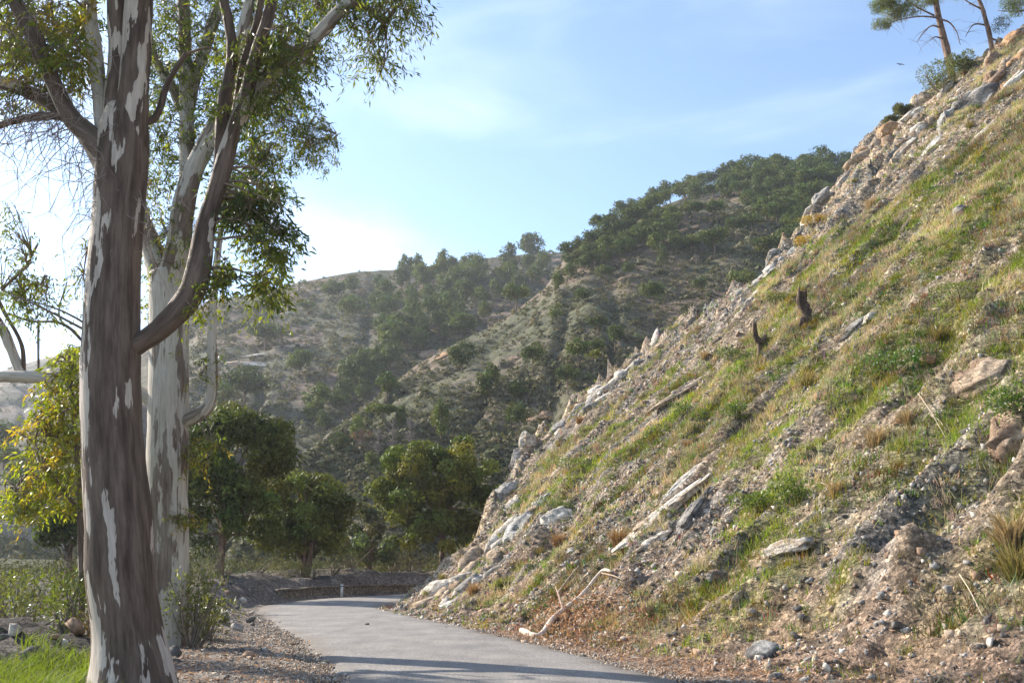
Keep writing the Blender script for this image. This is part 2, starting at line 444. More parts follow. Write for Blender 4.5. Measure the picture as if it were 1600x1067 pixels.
SIL = [(600, 948), (640, 926), (690, 885), (745, 832), (775, 778), (800, 750), (812, 705), (850, 668), (882, 648), (897, 617), (940, 577),
       (985, 548), (1040, 540), (1100, 512), (1165, 482), (1192, 440), (1222, 395), (1256, 360), (1272, 322), (1312, 282), (1336, 252),
       (1343, 228), (1388, 197), (1422, 168), (1447, 150), (1490, 117), (1540, 87), (1572, 64), (1602, 42), (1660, 0), (1780, -110), (1900, -220)]
_cs, _ct = ray_plane(np.array([p[0] for p in SIL]), np.array([p[1] for p in SIL]))
_o = np.argsort(_cs); _cs, _ct = _cs[_o], _ct[_o]
def crest(s): return np.interp(s, _cs, _ct)

# gullies in the face, given by the pixels they run between
GUL = []
for a, b, w, dep in [((1425, 835), (1560, 700), .55, .65), ((1500, 830), (1600, 740), .5, .45), ((1230, 560), (1330, 480), .6, .3),
                     ((1440, 600), (1480, 500), .6, .55), ((1020, 870), (1100, 740), .5, .35), ((880, 690), (1040, 600), .7, .3),
                     ((1090, 690), (1180, 560), .6, .35), ((870, 860), (900, 760), .7, .5), ((1280, 680), (1400, 560), .6, .3),
                     ((1330, 430), (1420, 350), .6, .4), ((760, 940), (840, 850), .5, .3), ((1520, 180), (1560, 130), .9, .6)]:
    (sa, sb), (ta, tb) = ray_plane(np.array([a[0], b[0]]), np.array([a[1], b[1]]))
    GUL.append((sa, ta, sb, tb, w, dep))

def blocks(x, y, seed):
    """stepped blocks: each cell of a jittered lattice has its own height"""
    xi, yi = np.floor(x).astype(np.int64), np.floor(y).astype(np.int64); best = np.full(x.shape, 9.0); val = np.zeros(x.shape); z0 = np.zeros_like(xi)
    for i in (-1, 0, 1):
        for j in (-1, 0, 1):
            a, b = xi + i, yi + j; d = (a + .5 + .45 * _hash(a, b, z0, seed) - x) ** 2 + (b + .5 + .45 * _hash(a, b, z0, seed + 1) - y) ** 2
            h = _hash(a, b, z0, seed + 2) + .9 * (x - a - .5) * _hash(a, b, z0, seed + 3) + .9 * (y - b - .5) * _hash(a, b, z0, seed + 4)
            val = np.where(d < best, h, val); best = np.minimum(best, d)
    return val
def rock_field(s, t):
    """bare rock near the crest"""
    over = crest(s) - t
    top = sstep(17, 24, s) * sstep(9.5, 4.0, over + 1.2 * noise(s * .3, t * .3, seed=71))
    low = sstep(2.2, .6, over + .8 * noise(s * .5, t * .5, seed=73))
    return np.clip(np.maximum(top, low), 0, 1)

def slope_z(s, t):
    s = np.asarray(s, float); t = np.asarray(t, float)
    z = prof(s)
    amp = sstep(-.5, 2.5, s)
    wv = s * .12 + t * .05
    z = z + amp * (  .26 * fbm(s * .11 + 3, t * .55 + .6 * noise(s * .2, t * .2, seed=2), seed=21, oct=3)
                   + .17 * fbm(s * .4, t * 1.6, seed=25, oct=4))
    z = z + sstep(-1.2, 1.0, s) * (.10 * fbm(s * 2.2, t * 3.0, seed=31, oct=3))
    rid = 1 - np.abs(fbm(s * .35 + t * .2, t * 1.1, seed=41, oct=3))                 # broken ledges
    z = z + amp * .30 * np.clip(rid - .55, 0, 1) * sstep(0, .3, noise(s * .13, t * .16, seed=43))
    for sa, ta, sb, tb, w, dep in GUL:
        L2 = (sb - sa) ** 2 + (tb - ta) ** 2; u = ((s - sa) * (sb - sa) + (t - ta) * (tb - ta)) / L2
        uc = np.clip(u, 0, 1); dd = np.hypot(s - (sa + uc * (sb - sa)), t - (ta + uc * (tb - ta)) + .15 * noise(s * 1.5, t * 1.5, seed=47))
        z = z - dep * np.exp(-(dd / w) ** 2) + dep * .45 * np.exp(-((dd - w * 1.7) / (w * .7)) ** 2)
    over = t - crest(s)
    near = np.exp(-(over / 1.6) ** 2) * amp
    z = z + near * (.35 * np.abs(fbm(s * .9, t * .9, seed=51, oct=4)) + .18 * fbm(s * 2.5, t * 2.5, seed=53, oct=3))
    rf = rock_field(s, t) + .22 * sstep(.15, .5, fbm(s * .3, t * .6, seed=57, oct=2))
    z = z + rf * amp * (blocks(s * .55, t * 1.0, 5) * .36 + blocks(s * 1.6, t * 2.6, 9) * .16)
    drop = 1.25 * .5 * (over + np.sqrt(over ** 2 + .25)) 
    z = z - drop
    return np.maximum(z, -1.5 - .02 * s)

SS = np.concatenate([np.arange(-3, 44, .12), np.arange(44, 75, .6)]); TT = np.concatenate([np.arange(-26, -13, .5), np.arange(-13, 42, .12), np.arange(42, 75, .6)])
_S, _T = np.meshgrid(SS, TT, indexing='ij')
ZG = slope_z(_S, _T)
def slope_at(s, t):
    """height of the built bank surface"""
    i = np.clip(np.searchsorted(SS, s) - 1, 0, len(SS) - 2); j = np.clip(np.searchsorted(TT, t) - 1, 0, len(TT) - 2)
    u = np.clip((s - SS[i]) / (SS[i + 1] - SS[i]), 0, 1); v = np.clip((t - TT[j]) / (TT[j + 1] - TT[j]), 0, 1)
    return (ZG[i, j] * (1 - u) + ZG[i + 1, j] * u) * (1 - v) + (ZG[i, j + 1] * (1 - u) + ZG[i + 1, j + 1] * u) * v
def slope_point(s, t):
    x, y = xy_of(s, t); return np.stack([x, y, slope_at(s, t)], -1)
def slope_hit(px, py):
    px, py = np.broadcast_arrays(np.asarray(px, float), np.asarray(py, float))
    d = pdir(px, py); k = np.linspace(8, 80, 2200)
    P = CAM + d[..., None, :] * k[:, None]
    s, t = st_of(P[..., 0], P[..., 1]); g = (P[..., 2] < slope_at(s, t)) & (s > -2.9)
    i = np.where(g.any(-1), g.argmax(-1), 1200)
    H = np.take_along_axis(P, i[..., None, None].repeat(3, -1), -2)[..., 0, :]
    return H
def slope_normal(s, t, e=.25):
    a = (slope_at(s + e, t) - slope_at(s - e, t)) / (2 * e); b = (slope_at(s, t + e) - slope_at(s, t - e)) / (2 * e)
    n = np.stack([-a * DS[0] - b * DT[0], -a * DS[1] - b * DT[1], np.ones_like(a)], -1); return unit(n)

# where grass grows on the bank: patches (pixel, half length up the slope, half width in metres)
GREEN = [(1100, 925, 1.7, .8), (1060, 955, 1.2, .6), (1150, 900, 1.5, .5), (1225, 885, 1.8, .5), (1010, 965, .9, .5), (945, 975, .7, .4), (960, 885, 1.2, .5),
         (900, 893, 2, .3), (845, 905, 2.2, .35), (780, 930, 1.2, .4), (945, 790, 2.2, .6), (1000, 742, 2.2, .5), (905, 738, 2.5, .7), (880, 705, 2.5, .5),
         (1180, 600, 2.4, .5), (1130, 650, 2.6, .5), (1080, 720, 1.8, .4), (1230, 785, 1.3, .5), (1240, 745, 1.5, .6), (1320, 765, 1.8, .5), (1420, 580, 1.3, .7),
         (1290, 500, 2.8, .6), (1220, 560, 2.8, .5), (1360, 452, 3, .7), (1450, 420, 3, 1.0), (1500, 360, 3.5, 1.2), (1560, 300, 4, 1.5), (1400, 375, 3, .9),
         (1330, 385, 2.2, .6), (1560, 440, 2.6, 1.0), (1480, 520, 2, .6), (1440, 690, 1.4, .5), (1505, 765, 1.0, .3), (1350, 645, 2, .5), (1560, 540, 2.2, .7),
         (1580, 880, 1.2, .8), (1270, 440, 2.5, .5), (1200, 660, 2, .4), (1060, 640, 2, .5), (1440, 300, 3, .9), (1500, 250, 3, 1.0), (1580, 230, 3, 1.2),
         (1190, 940, 1.0, .4), (1290, 950, .8, .4), (860, 770, 1.5, .4), (1160, 545, 1.6, .5), (1390, 520, 2, .6), (1300, 585, 2, .5), (1520, 640, 1.4, .5)]
_gh = slope_hit([g[0] for g in GREEN], [g[1] for g in GREEN]); _gs, _gt = st_of(_gh[:, 0], _gh[:, 1])
def green_field(s, t):
    f = np.zeros(np.shape(s))
    ws = s + .5 * noise(s * .9, t * .9, seed=61); wt = t + .35 * noise(s * 1.1, t * 1.1, seed=63)
    for (px, py, a, b), cs, ct in zip(GREEN, _gs, _gt):
        f = np.maximum(f, np.exp(-(((ws - cs) / a) ** 2 + ((wt - ct) / (b * 1.25)) ** 2)))
    gen = sstep(.05, .5, fbm(s * .35, t * .9, seed=65, oct=3)) * sstep(3, 9, s) * .75
    up = sstep(9, 17, s) * sstep(26, 12, t) * (.45 + .35 * fbm(s * .4, t * 1.0, seed=67, oct=2))
    f = f * (1 - .55 * rock_field(s, t)); gen = gen * (1 - .8 * rock_field(s, t)); up = up * (1 - .85 * rock_field(s, t))
    return np.clip(np.maximum(f * (.75 + .5 * noise(s * 2.2, t * 2.6, seed=69)), np.maximum(gen, up)), 0, 1)

GF = green_field(_S, _T); RF = rock_field(_S, _T)
nA = fbm(_S * .25, _T * 1.1, seed=81, oct=4); nB = fbm(_S * .5 + 7, _T * 1.6, seed=83, oct=4); nC = fbm(_S * 1.5, _T * 3, seed=85, oct=3)
def lerp(a, b, f): return a + (np.asarray(b) - a) * np.clip(f, 0, 1)[..., None]
c = np.zeros(_S.shape + (3,)) + np.array([.235, .18, .132])
c = lerp(c, (.14, .128, .115), sstep(.1, .5, nA) * .85)                        # grey shale
c = lerp(c, (.33, .25, .18), sstep(.15, .6, nB) * .8)                     # tan earth
c = lerp(c, (.42, .36, .3), sstep(.45, .8, nC) * .6)
c = lerp(c, (.27, .175, .12), sstep(4.5, .2, _S + 1.2 * nA) * .7)                    # leaf litter at the foot
rk = lerp(np.zeros(_S.shape + (3,)) + np.array([.4, .31, .22]), (.2, .19, .175), sstep(-.1, .35, nB))
rk = lerp(rk, (.52, .4, .29), sstep(.2, .6, fbm(_S * .3, _T * 2.0, seed=87, oct=3)))
c = c * (1 - RF[..., None]) + rk * RF[..., None]
c = lerp(c, (.19, .185, .06), GF * .75 * (1 - .7 * RF))
X, Y = xy_of(_S, _T)
bank_me = make_mesh('cut_bank', np.stack([X, Y, ZG], -1).reshape(-1, 3), grid_faces(len(SS), len(TT))[:, ::-1], c.reshape(-1, 3), True, M_slope)
tag(link('hillside_bank', bank_me), 'steep grassy road cutting of broken shale rising on the right', kind='structure')

# ------------------------------------------------------------------ ground sheet and road
gx = np.unique(np.concatenate([-np.geomspace(22, 850, 46), np.arange(-22, 12, .26), np.geomspace(12, 850, 46)]))
gy = np.unique(np.concatenate([-np.geomspace(8, 300, 26), np.arange(-8, 8, .8), np.arange(8, 62, .26), np.geomspace(62, 880, 60)]))
GX, GY = np.meshgrid(gx, gy, indexing='ij'); GZ = ground_z(GX, GY)
n1 = fbm(GX * .8, GY * .8, seed=91); n2 = fbm(GX * 3, GY * 3, seed=93)
SD = road_side(GX, GY)
c = np.zeros(GX.shape + (3,)) + np.array([.215, .18, .15])
c = lerp(c, (.15, .12, .1), sstep(-.1, .5, n1)); c = lerp(c, (.3, .26, .22), sstep(.2, .7, n2))
c = lerp(c, (.1, .085, .07), sstep(HALF + 1.2, HALF + 2.6, SD) * sstep(18, 26, GY) * .8)
c = lerp(c, (.11, .12, .055), sstep(9, 20, SD) * .7)
c = lerp(c, (.07, .06, .052), np.exp(-(((GX + 8.3) / 2.3) ** 2 + ((GY - 16.2) / 1.8) ** 2)) * 1.2)
tag(link('ground', make_mesh('ground', np.stack([GX, GY, GZ], -1).reshape(-1, 3), grid_faces(len(gx), len(gy)), c.reshape(-1, 3), True, M_ground)),
    'gravelly brown roadside ground', kind='structure')
def ground_at(x, y): return ground_z(np.asarray(x, float), np.asarray(y, float))

RD = catmull(ROAD, 900); nrm = unit(np.gradient(RD, axis=0)); nrm = np.stack([-nrm[:, 1], nrm[:, 0]], 1)
w = np.linspace(-1, 1, 25); V = []; C = []
el = HALF + .13 * fbm(np.arange(900) * .23, 0 * np.arange(900.) + .37, seed=95, oct=4, gain=.7); er = HALF + .12 * fbm(np.arange(900) * .27, 5.37 + 0 * np.arange(900.), seed=97, oct=4, gain=.7)
for k in w:
    off = np.where(k > 0, el, er) * k
    p = RD + nrm * off[:, None]
    z = .035 * (1 - k * k) - .055 * sstep(.93, 1.0, abs(k)) + .006 * noise(p[:, 0] * 1.2, p[:, 1] * 1.2, seed=99)
    V.append(np.column_stack([p, z]))
    dust = sstep(.72, 1.0, abs(k) + .13 * fbm(p[:, 0] * 1.1, p[:, 1] * 1.1, seed=101)) * .9
    C.append(np.column_stack([dust] * 3))
tag(link('road', make_mesh('road', np.stack(V, 1).reshape(-1, 3), grid_faces(900, 25)[:, ::-1], np.stack(C, 1).reshape(-1, 3), True, M_road)),
    'narrow pale grey asphalt road bending away', kind='structure')

# ------------------------------------------------------------------ hills behind, lofted from ridge lines down to the valley
def far_pt(px, py, dist):
    d = pdir(np.asarray(px, float), np.asarray(py, float)); return CAM + d * (np.asarray(dist, float) / np.hypot(d[..., 0], d[..., 1]))[..., None]
HILL = {}
def hill(name, label, ridge, base, cols, rows, seed, tone, bulge):
    r = np.array(ridge, float); b = np.array(base, float)
    ur = np.linspace(0, 1, len(r)); ub = np.linspace(0, 1, len(b)); u = np.linspace(0, 1, cols)
    rp = far_pt(np.interp(u, ur, r[:, 0]), np.interp(u, ur, r[:, 1]), np.interp(u, ur, r[:, 2]))
    bd = np.interp(u, ub, b[:, 1]); bp = far_pt(np.interp(u, ub, b[:, 0]), np.full(cols, 890.), bd); bp[:, 2] = -3
    v = np.linspace(0, 1, rows)[None, :, None]
    G = rp[:, None] * (1 - v) + bp[:, None] * v
    k = v[..., 0]
    G[..., 2] += bulge * np.sin(np.pi * k) * (rp[:, None, 2] / 100)
    env = np.minimum(1, k * 4 + .12) * np.minimum(1, (1 - k) * 6 + .2)
    G[..., 2] += env * (3.2 * fbm(G[..., 0] / 45, G[..., 1] / 70, seed=seed, oct=3) + .9 * fbm(G[..., 0] / 9, G[..., 1] / 12, seed=seed + 3))
    gl = 1 - np.abs(fbm(u[:, None] * 11 + .25 * noise(k * 5, u[:, None] * 9, seed=seed + 9), k * 1.4, seed=seed + 5, oct=2))
    G[..., 2] -= env * 1.6 * np.clip(gl - .72, 0, 1) * 3
    # behind the ridge the ground falls away again
    vb = np.linspace(0, 1, 9)[1:][None, :, None]; out = unit(rp * np.array([1, 1, 0]))
    bk = rp[:, None] + out[:, None] * vb * 90; bk[..., 2] -= (vb[..., 0] ** 1.4) * 55
    G = np.concatenate([bk[:, ::-1], G], 1); nr = G.shape[1]
    n1 = fbm(G[..., 0] / 14, G[..., 1] / 22, seed=seed + 11); n2 = fbm(G[..., 0] / 4, G[..., 1] / 6, seed=seed + 13)
    c = np.zeros(G.shape) + np.array(tone)
    c = lerp(c, (.17, .115, .08), sstep(.15, .6, n1) * .7); c = lerp(c, (.08, .08, .04), sstep(-.2, .35, -n1) * .85)
    c = lerp(c, (.2, .15, .11), sstep(.65, 1.0, n2) * .5)
    me = make_mesh(name, G.reshape(-1, 3), grid_faces(cols, nr), c.reshape(-1, 3), True, M_hill)
    tag(link(name, me), label, kind='structure')
    Vv = [tuple(p) for p in G.reshape(-1, 3)]; HILL[name] = BVHTree.FromPolygons(Vv, grid_faces(cols, nr).tolist())

hill('pine_hill', 'scrubby hillside dotted with pines, rising to the right',
     [(2100, 215, 240), (1700, 228, 250), (1420, 242, 265), (1330, 262, 275), (1250, 264, 282), (1180, 268, 282), (1100, 296, 272), (1000, 332, 258), (940, 356, 246),
      (890, 394, 234), (852, 450, 216), (790, 499, 196), (720, 534, 178), (650, 574, 161), (600, 614, 148), (540, 664, 131), (480, 707, 117), (420, 775, 104), (340, 850, 96)],
     [(2300, 95), (1700, 92), (1200, 90), (950, 88), (800, 86), (650, 85), (500, 84), (380, 84), (280, 84)], 260, 120, 200, (.115, .098, .06), 6)
hill('gully_hill', 'shaded hillside behind the gully, sloping down to the left',
     [(1150, 380, 380), (1000, 388, 380), (880, 394, 375), (800, 400, 370), (740, 406, 365), (640, 418, 355), (560, 423, 350), (470, 439, 345), (400, 457, 340), (330, 470, 335),
      (270, 500, 330), (200, 545, 325), (120, 610, 320), (0, 690, 310), (-200, 780, 300)],
     [(1150, 130), (900, 125), (700, 122), (500, 118), (300, 115), (100, 115), (-200, 120), (-500, 130)], 230, 110, 300, (.1, .09, .06), 3)
hill('valley_hill', 'hazy hillside far across the valley on the left',
     [(420, 560, 640), (300, 548, 630), (200, 535, 620), (130, 542, 615), (60, 562, 610), (0, 580, 600), (-120, 560, 590), (-320, 500, 580), (-640, 470, 560), (-1100, 470, 540)],
     [(420, 330), (200, 300), (0, 250), (-200, 210), (-500, 190), (-900, 180), (-1500, 180)], 160, 90, 400, (.14, .12, .095), 2)
def hill_hit(px, py):
    d = Vector(pdir(px, py)); d.normalize(); best = None
    for nme, b in HILL.items():
        h = b.ray_cast(Vector(CAM), d, 1500)
        if h[0] is not None and (best is None or h[3] < best[1]): best = (np.array(h[0]), h[3], nme, np.array(h[1]))
    return best

# ------------------------------------------------------------------ rocks
def ico(sub):
    import bmesh
    bm = bmesh.new(); bmesh.ops.create_icosphere(bm, subdivisions=sub, radius=1.0)
    V = np.array([v.co[:] for v in bm.verts]); Fc = np.array([[v.index for v in f.verts] for f in bm.faces]); bm.free(); return V, Fc
ICO = {k: ico(k) for k in (1, 2, 3, 4)}
TONES = {'tan': (.44, .33, .23), 'pale': (.54, .47, .39), 'white': (.68, .6, .5), 'grey': (.32, .29, .255), 'dark': (.13, .118, .108), 'brown': (.3, .2, .135), 'rust': (.4, .24, .13), 'bluegrey': (.38, .36, .33)}
def rock_shape(sub, seed, cuts=9, rough=.16, strata=0.0, nb=0):
    """boulder: a ball cut by random planes, with broken relief"""
    V, Fc = ICO[sub]; V = V.copy(); g = np.random.default_rng(seed)
    for _ in range(cuts):
        n = unit(g.normal(size=3)); h = g.uniform(.45, .85); d = V @ n
        V -= np.where(d > h, (d - h) * .92, 0)[:, None] * n
    if nb:                                                       # fractured into blocks with their own flat faces
        sd = unit(g.normal(size=(nb, 3))) * g.uniform(.8, 1.05, (nb, 1)); nn = unit(sd + g.normal(0, .45, (nb, 3)))
        i = ((V[:, None] - sd[None]) ** 2).sum(-1).argmin(1); h = (sd * nn).sum(1) * g.uniform(.72, 1.0, nb)
        V += nn[i] * ((h[i] - (V * nn[i]).sum(1)) * .8)[:, None]
    V += unit(V) * (rough * fbm(V[:, 0] * 1.6 + seed, V[:, 1] * 1.6, V[:, 2] * 1.6, seed, 4))[:, None]
    if strata: V += unit(V) * (strata * np.sign(noise(V[:, 0] * .8, V[:, 2] * 5 + V[:, 0] * 2, V[:, 1] * .7, seed + 4)))[:, None]
    return V, Fc
def rock_color(V, tone, seed, second=None):
    c = np.zeros(V.shape) + np.array(TONES[tone])
    f = fbm(V[:, 0] * 2.2, V[:, 1] * 2.2, V[:, 2] * 3, seed + 40, 4)
    c = c * (1 + .28 * f)[:, None]
    if second: c = lerp(c, TONES[second], sstep(.0, .4, fbm(V[:, 0] * 1.3, V[:, 1] * 1.3, V[:, 2] * 2, seed + 60, 3)))
    return c
def bank_frame(s, t):
    """axes on the bank: up the slope, along it, out of it"""
    n = slope_normal(np.array([s]), np.array([t]), .8)[0]
    u = np.array([DS[0], DS[1], TAN]); u = unit(u - n * u.dot(n)); return u, np.cross(n, u), n
_seed = [100]
def bank_rock(px, py, ls, lt, lh, tone, label, second=None, name='rock_outcrop', twist=0.0, sink=.25, sub=4, rough=.18, strata=.0, cat='rock', up=None, proud=.62):
    """rock set into the bank at a photo pixel; half sizes in metres up the slope, along it and out of it"""
    _seed[0] += 1; sd = _seed[0]
    H = slope_hit(px, py); s, t = st_of(H[0], H[1]); u, v, n = bank_frame(float(s), float(t))
    if up is not None: n = unit(n * (1 - up) + np.array([0, 0, up])); u = unit(u - n * u.dot(n)); v = np.cross(n, u)
    c, sn = math.cos(twist), math.sin(twist); u, v = u * c + v * sn, v * c - u * sn
    V, Fc = rock_shape(sub, sd, 8, rough * .45, strata * .4, nb=int(14 + 14 * max(ls, lt) / min(ls, lt)) if sub == 4 else 9); col = rock_color(V, tone, sd, second)
    W = (V[:, :1] * u * ls + V[:, 1:2] * v * lt + V[:, 2:] * n * lh * (proud if sub == 4 else 1)) - n * lh * sink * .5
    me = make_mesh(name, W, Fc, col, False, M_rock)
    return tag(link(name, me, None, H), label, cat, 'rocks and outcrops in the road cutting')

def angular(seed, n=16):
    import bmesh
    g = np.random.default_rng(seed); bm = bmesh.new()
    for q in unit(g.normal(size=(n, 3))) * g.uniform(.75, 1.0, (n, 1)): bm.verts.new(q)
    h = bmesh.ops.convex_hull(bm, input=bm.verts); bmesh.ops.delete(bm, geom=[v for v in h['geom_interior'] if isinstance(v, bmesh.types.BMVert)], context='VERTS')
    bmesh.ops.subdivide_edges(bm, edges=bm.edges[:], cuts=1); bmesh.ops.triangulate(bm, faces=bm.faces[:])
    V = np.array([v.co[:] for v in bm.verts]); bm.verts.index_update(); Fc = np.array([[v.index for v in f.verts] for f in bm.faces]); bm.free()
    return V + g.normal(0, .018, V.shape), Fc
def outcrop(px, py, ls, lt, lh, tones, label, n=8, big=.5):
    """crag of several angular blocks wedged in the crest"""
    _seed[0] += 1; g = np.random.default_rng(_seed[0] + 5000); H = slope_hit(px, py); s, t = st_of(H[0], H[1])
    r = thing('rock_outcrop', label, 'rock', H, 'rocks and outcrops in the road cutting')
    for k in range(n):
        a, q = g.uniform(0, 6.283), math.sqrt(g.uniform(0, 1)); ss, tt = s + math.cos(a) * q * ls, t + math.sin(a) * q * lt
        u, v, nn = bank_frame(float(ss), float(tt)); u, v = u * math.cos(.3) + v * math.sin(.3) * g.normal(0, 1), v
        V, Fc = angular(_seed[0] * 31 + k, 15); sz = big * g.uniform(.55, 1.3); z = float(slope_at(np.array(ss), np.array(tt))); x, y = xy_of(ss, tt)
        tn = tones[g.integers(len(tones))]; W = V[:, :1] * u * sz * 1.5 + V[:, 1:2] * v * sz * .75 + V[:, 2:] * nn * sz * lh
        me = make_mesh('block', W, Fc, rock_color(V, tn, k + 70), False, M_rock); link('block', me, r, np.array([x, y, z]) - H - nn * sz * lh * .25)
    return r
outcrop(752, 875, 2.4, .7, .7, ['tan', 'tan', 'pale', 'brown'], 'tall tan fractured rock face at the foot of the bank, left of the grey slab', 20, .6)
outcrop(722, 925, 1.1, .5, .7, ['pale', 'grey', 'white'], 'low grey and white rock at the bank toe below the tan face', 9, .42)
bank_rock(700, 945, .5, .35, .3, 'white', 'small white rock at the very foot of the bank by the road', 'pale')
bank_rock(812, 825, 1.25, .75, .55, 'bluegrey', 'upright blue-grey rock slab beside the tan rock face', 'grey', twist=.5, rough=.1, proud=1.05)
bank_rock(786, 775, 1.1, .6, .55, 'grey', 'grey boulder on the crest above the tan rock face', 'pale', rough=.1, proud=1.05)
bank_rock(812, 715, .9, .5, .55, 'dark', 'dark jagged rock on the crest over the big roadside pine', 'grey', proud=1.05)
bank_rock(822, 690, .7, .45, .5, 'tan', 'tan and white block perched on top of the dark crest rock', 'pale', proud=1.05)
outcrop(862, 672, 1.0, .5, .7, ['pale', 'grey', 'tan'], 'pale broken rock on the crest between two outcrops', 8, .4)
outcrop(905, 640, 1.2, .6, .75, ['pale', 'tan', 'pale'], 'pale rounded outcrop on the crest with dry grass below', 9, .5)
outcrop(945, 590, 2.0, .7, .75, ['white', 'pale', 'pale', 'grey'], 'largest pale fractured outcrop on the lower crest of the bank', 14, .55)
outcrop(1000, 556, 1.7, .4, .4, ['grey', 'white', 'pale'], 'grey layered ledge on the crest right of the pale outcrop', 11, .45)
bank_rock(1032, 541, .3, .3, .3, 'tan', 'small upright tan stone at the end of the layered ledge', None, up=.6)
bank_rock(870, 738, 1.5, .35, .28, 'tan', 'tan streak of rock above the mossy green ledge', 'pale')
bank_rock(866, 812, .85, .42, .5, 'white', 'white pointed rock face shining in the sun above a dry tuft', None, twist=-.3, rough=.06, up=.5, proud=1.05)
bank_rock(845, 785, .6, .4, .3, 'bluegrey', 'small blue-grey slab under the green ledge', 'grey')
bank_rock(1045, 790, 2.0, .34, .3, 'white', 'long bright white vein of rock running up the bank', 'tan', strata=.12, twist=-.12)
bank_rock(1075, 745, 1.2, .22, .25, 'white', 'thin white vein just right of the long bright one', 'pale', strata=.12)
bank_rock(1018, 845, .7, .22, .22, 'white', 'lowest white lump below the long bright vein', 'tan', strata=.1)
bank_rock(1080, 800, .95, .4, .3, 'dark', 'dark fluted rock between the white veins', 'grey', strata=.1)
bank_rock(1075, 605, 2.6, .3, .22, 'tan', 'long tan rock band running up the middle of the bank', 'pale', twist=-.1)
bank_rock(1020, 660, 1.2, .28, .2, 'tan', 'short tan rock band below the long tan one', 'pale')
bank_rock(1222, 856, .75, .24, .24, 'pale', 'flat cream rock lying across the grass in the lower bank', 'tan', twist=-1.1)
bank_rock(1117, 903, .26, .17, .2, 'grey', 'pointed grey-brown stone standing in the bright green grass', 'brown', name='stone', sub=3, rough=.08, sink=.0, cat='stone')
bank_rock(1148, 938, .25, .14, .12, 'tan', 'pale flat stone just below the pointed stone in green grass', None, name='stone', sub=3, rough=.08, cat='stone')
bank_rock(1195, 1020, .5, .3, .2, 'bluegrey', 'flat slate slab lying in leaf litter at the bank foot', 'dark', name='stone', twist=.9, sub=3, rough=.06, cat='stone')
bank_rock(1535, 600, 1.0, .75, .6, 'brown', 'big brown sandstone boulder half buried near the right edge', 'tan', rough=.1, proud=1.05)
bank_rock(1575, 685, .75, .5, .42, 'tan', 'tan boulder beside the deep gully at the right edge', 'brown', rough=.1, proud=1.05)
outcrop(1202, 428, 2.2, .5, .7, ['bluegrey', 'white', 'grey'], 'grey and white broken crag on the mid crest of the bank', 14, .5)
bank_rock(1175, 468, 1.2, .35, .4, 'white', 'white rock edge below the grey and white crag', 'grey', strata=.06)
outcrop(1240, 375, 1.7, .5, .7, ['dark', 'grey', 'dark'], 'dark rock on the crest above the grey and white crag', 10, .5)
bank_rock(1265, 400, 1.8, .3, .3, 'white', 'narrow white rock rib running down beside the dark crest rock', 'pale')
outcrop(1287, 305, 2.3, .6, .8, ['grey', 'dark', 'pale', 'bluegrey'], 'grey jagged ridge rock leading up to the tan blocks', 15, .55)
outcrop(1356, 238, 1.8, 1.0, .9, ['tan', 'brown', 'tan', 'rust'], 'largest mass of tan rock blocks on the upper crest', 14, .75)
bank_rock(1385, 205, 1.3, .7, .7, 'rust', 'orange-tan rock just above the mass of tan blocks', 'tan', proud=1.05)
bank_rock(1425, 180, 1.4, .8, .6, 'white', 'pale rock below the two round shrubs on the crest', 'bluegrey')
bank_rock(1410, 235, 1.9, .45, .4, 'tan', 'tan rib of rock running below the pale crest rock', 'white')
bank_rock(1452, 235, 1.7, .5, .4, 'bluegrey', 'grey-blue rib with white streaks left of the dark boulder', 'white', strata=.07)
bank_rock(1522, 165, 1.6, 1.3, 1.1, 'dark', 'big near-black boulder jutting from the upper bank', 'grey', rough=.2, proud=1.05)
bank_rock(1480, 190, 1.1, .7, .6, 'dark', 'smaller dark rock leaning on the near-black boulder', 'bluegrey', proud=1.05)
bank_rock(1540, 205, 1.6, .45, .4, 'pale', 'pale streaked rock beneath the near-black boulder', 'tan')
bank_rock(1475, 140, 1.4, .45, .4, 'pale', 'pale rib of rock under the leaning crest pine', 'tan')
bank_rock(1585, 62, 1.5, .9, .8, 'rust', 'orange boulder at the top right corner of the bank', 'tan', proud=1.05)
bank_rock(1550, 95, 1.0, .6, .6, 'tan', 'tan boulder below the thin dark-trunked pine', 'brown', proud=1.05)
bank_rock(1515, 105, .9, .5, .5, 'brown', 'brown rock between the two crest pines', 'rust', proud=1.05)
bank_rock(1580, 130, 1.8, .5, .45, 'grey', 'grey rock slab under the orange corner boulder', 'white', strata=.06)
bank_rock(1500, 330, .35, .3, .2, 'grey', 'lone grey stone in the grassy upper bank', None, name='stone', sub=3, cat='stone')
bank_rock(1412, 362, .9, .25, .3, 'brown', 'brown broken ledge in the upper grass', 'dark', strata=.1)
bank_rock(1335, 510, .9, .35, .25, 'grey', 'grey scree patch rock in the middle of the grassy bank', 'dark', strata=.1)
bank_rock(1360, 500, .4, .22, .26, 'pale', 'pale pointed stone beside the grey scree rock', None, name='stone', sub=3, cat='stone', up=.5)
bank_rock(1450, 563, .25, .2, .15, 'rust', 'small orange stone beside the dark green clump', None, name='stone', sub=3, cat='stone')
bank_rock(890, 860, .3, .15, .1, 'white', 'thin white sliver of stone at the top of the scree', None, name='stone', sub=3, cat='stone', twist=1.0)
bank_rock(906, 880, .22, .08, .16, 'white', 'narrow upright white stone in the lower scree', None, name='stone', sub=3, cat='stone', up=.7)
bank_rock(794, 951, .22, .2, .18, 'tan', 'rounded tan stone at the foot of the scree', None, name='stone', sub=3, cat='stone', rough=.05)

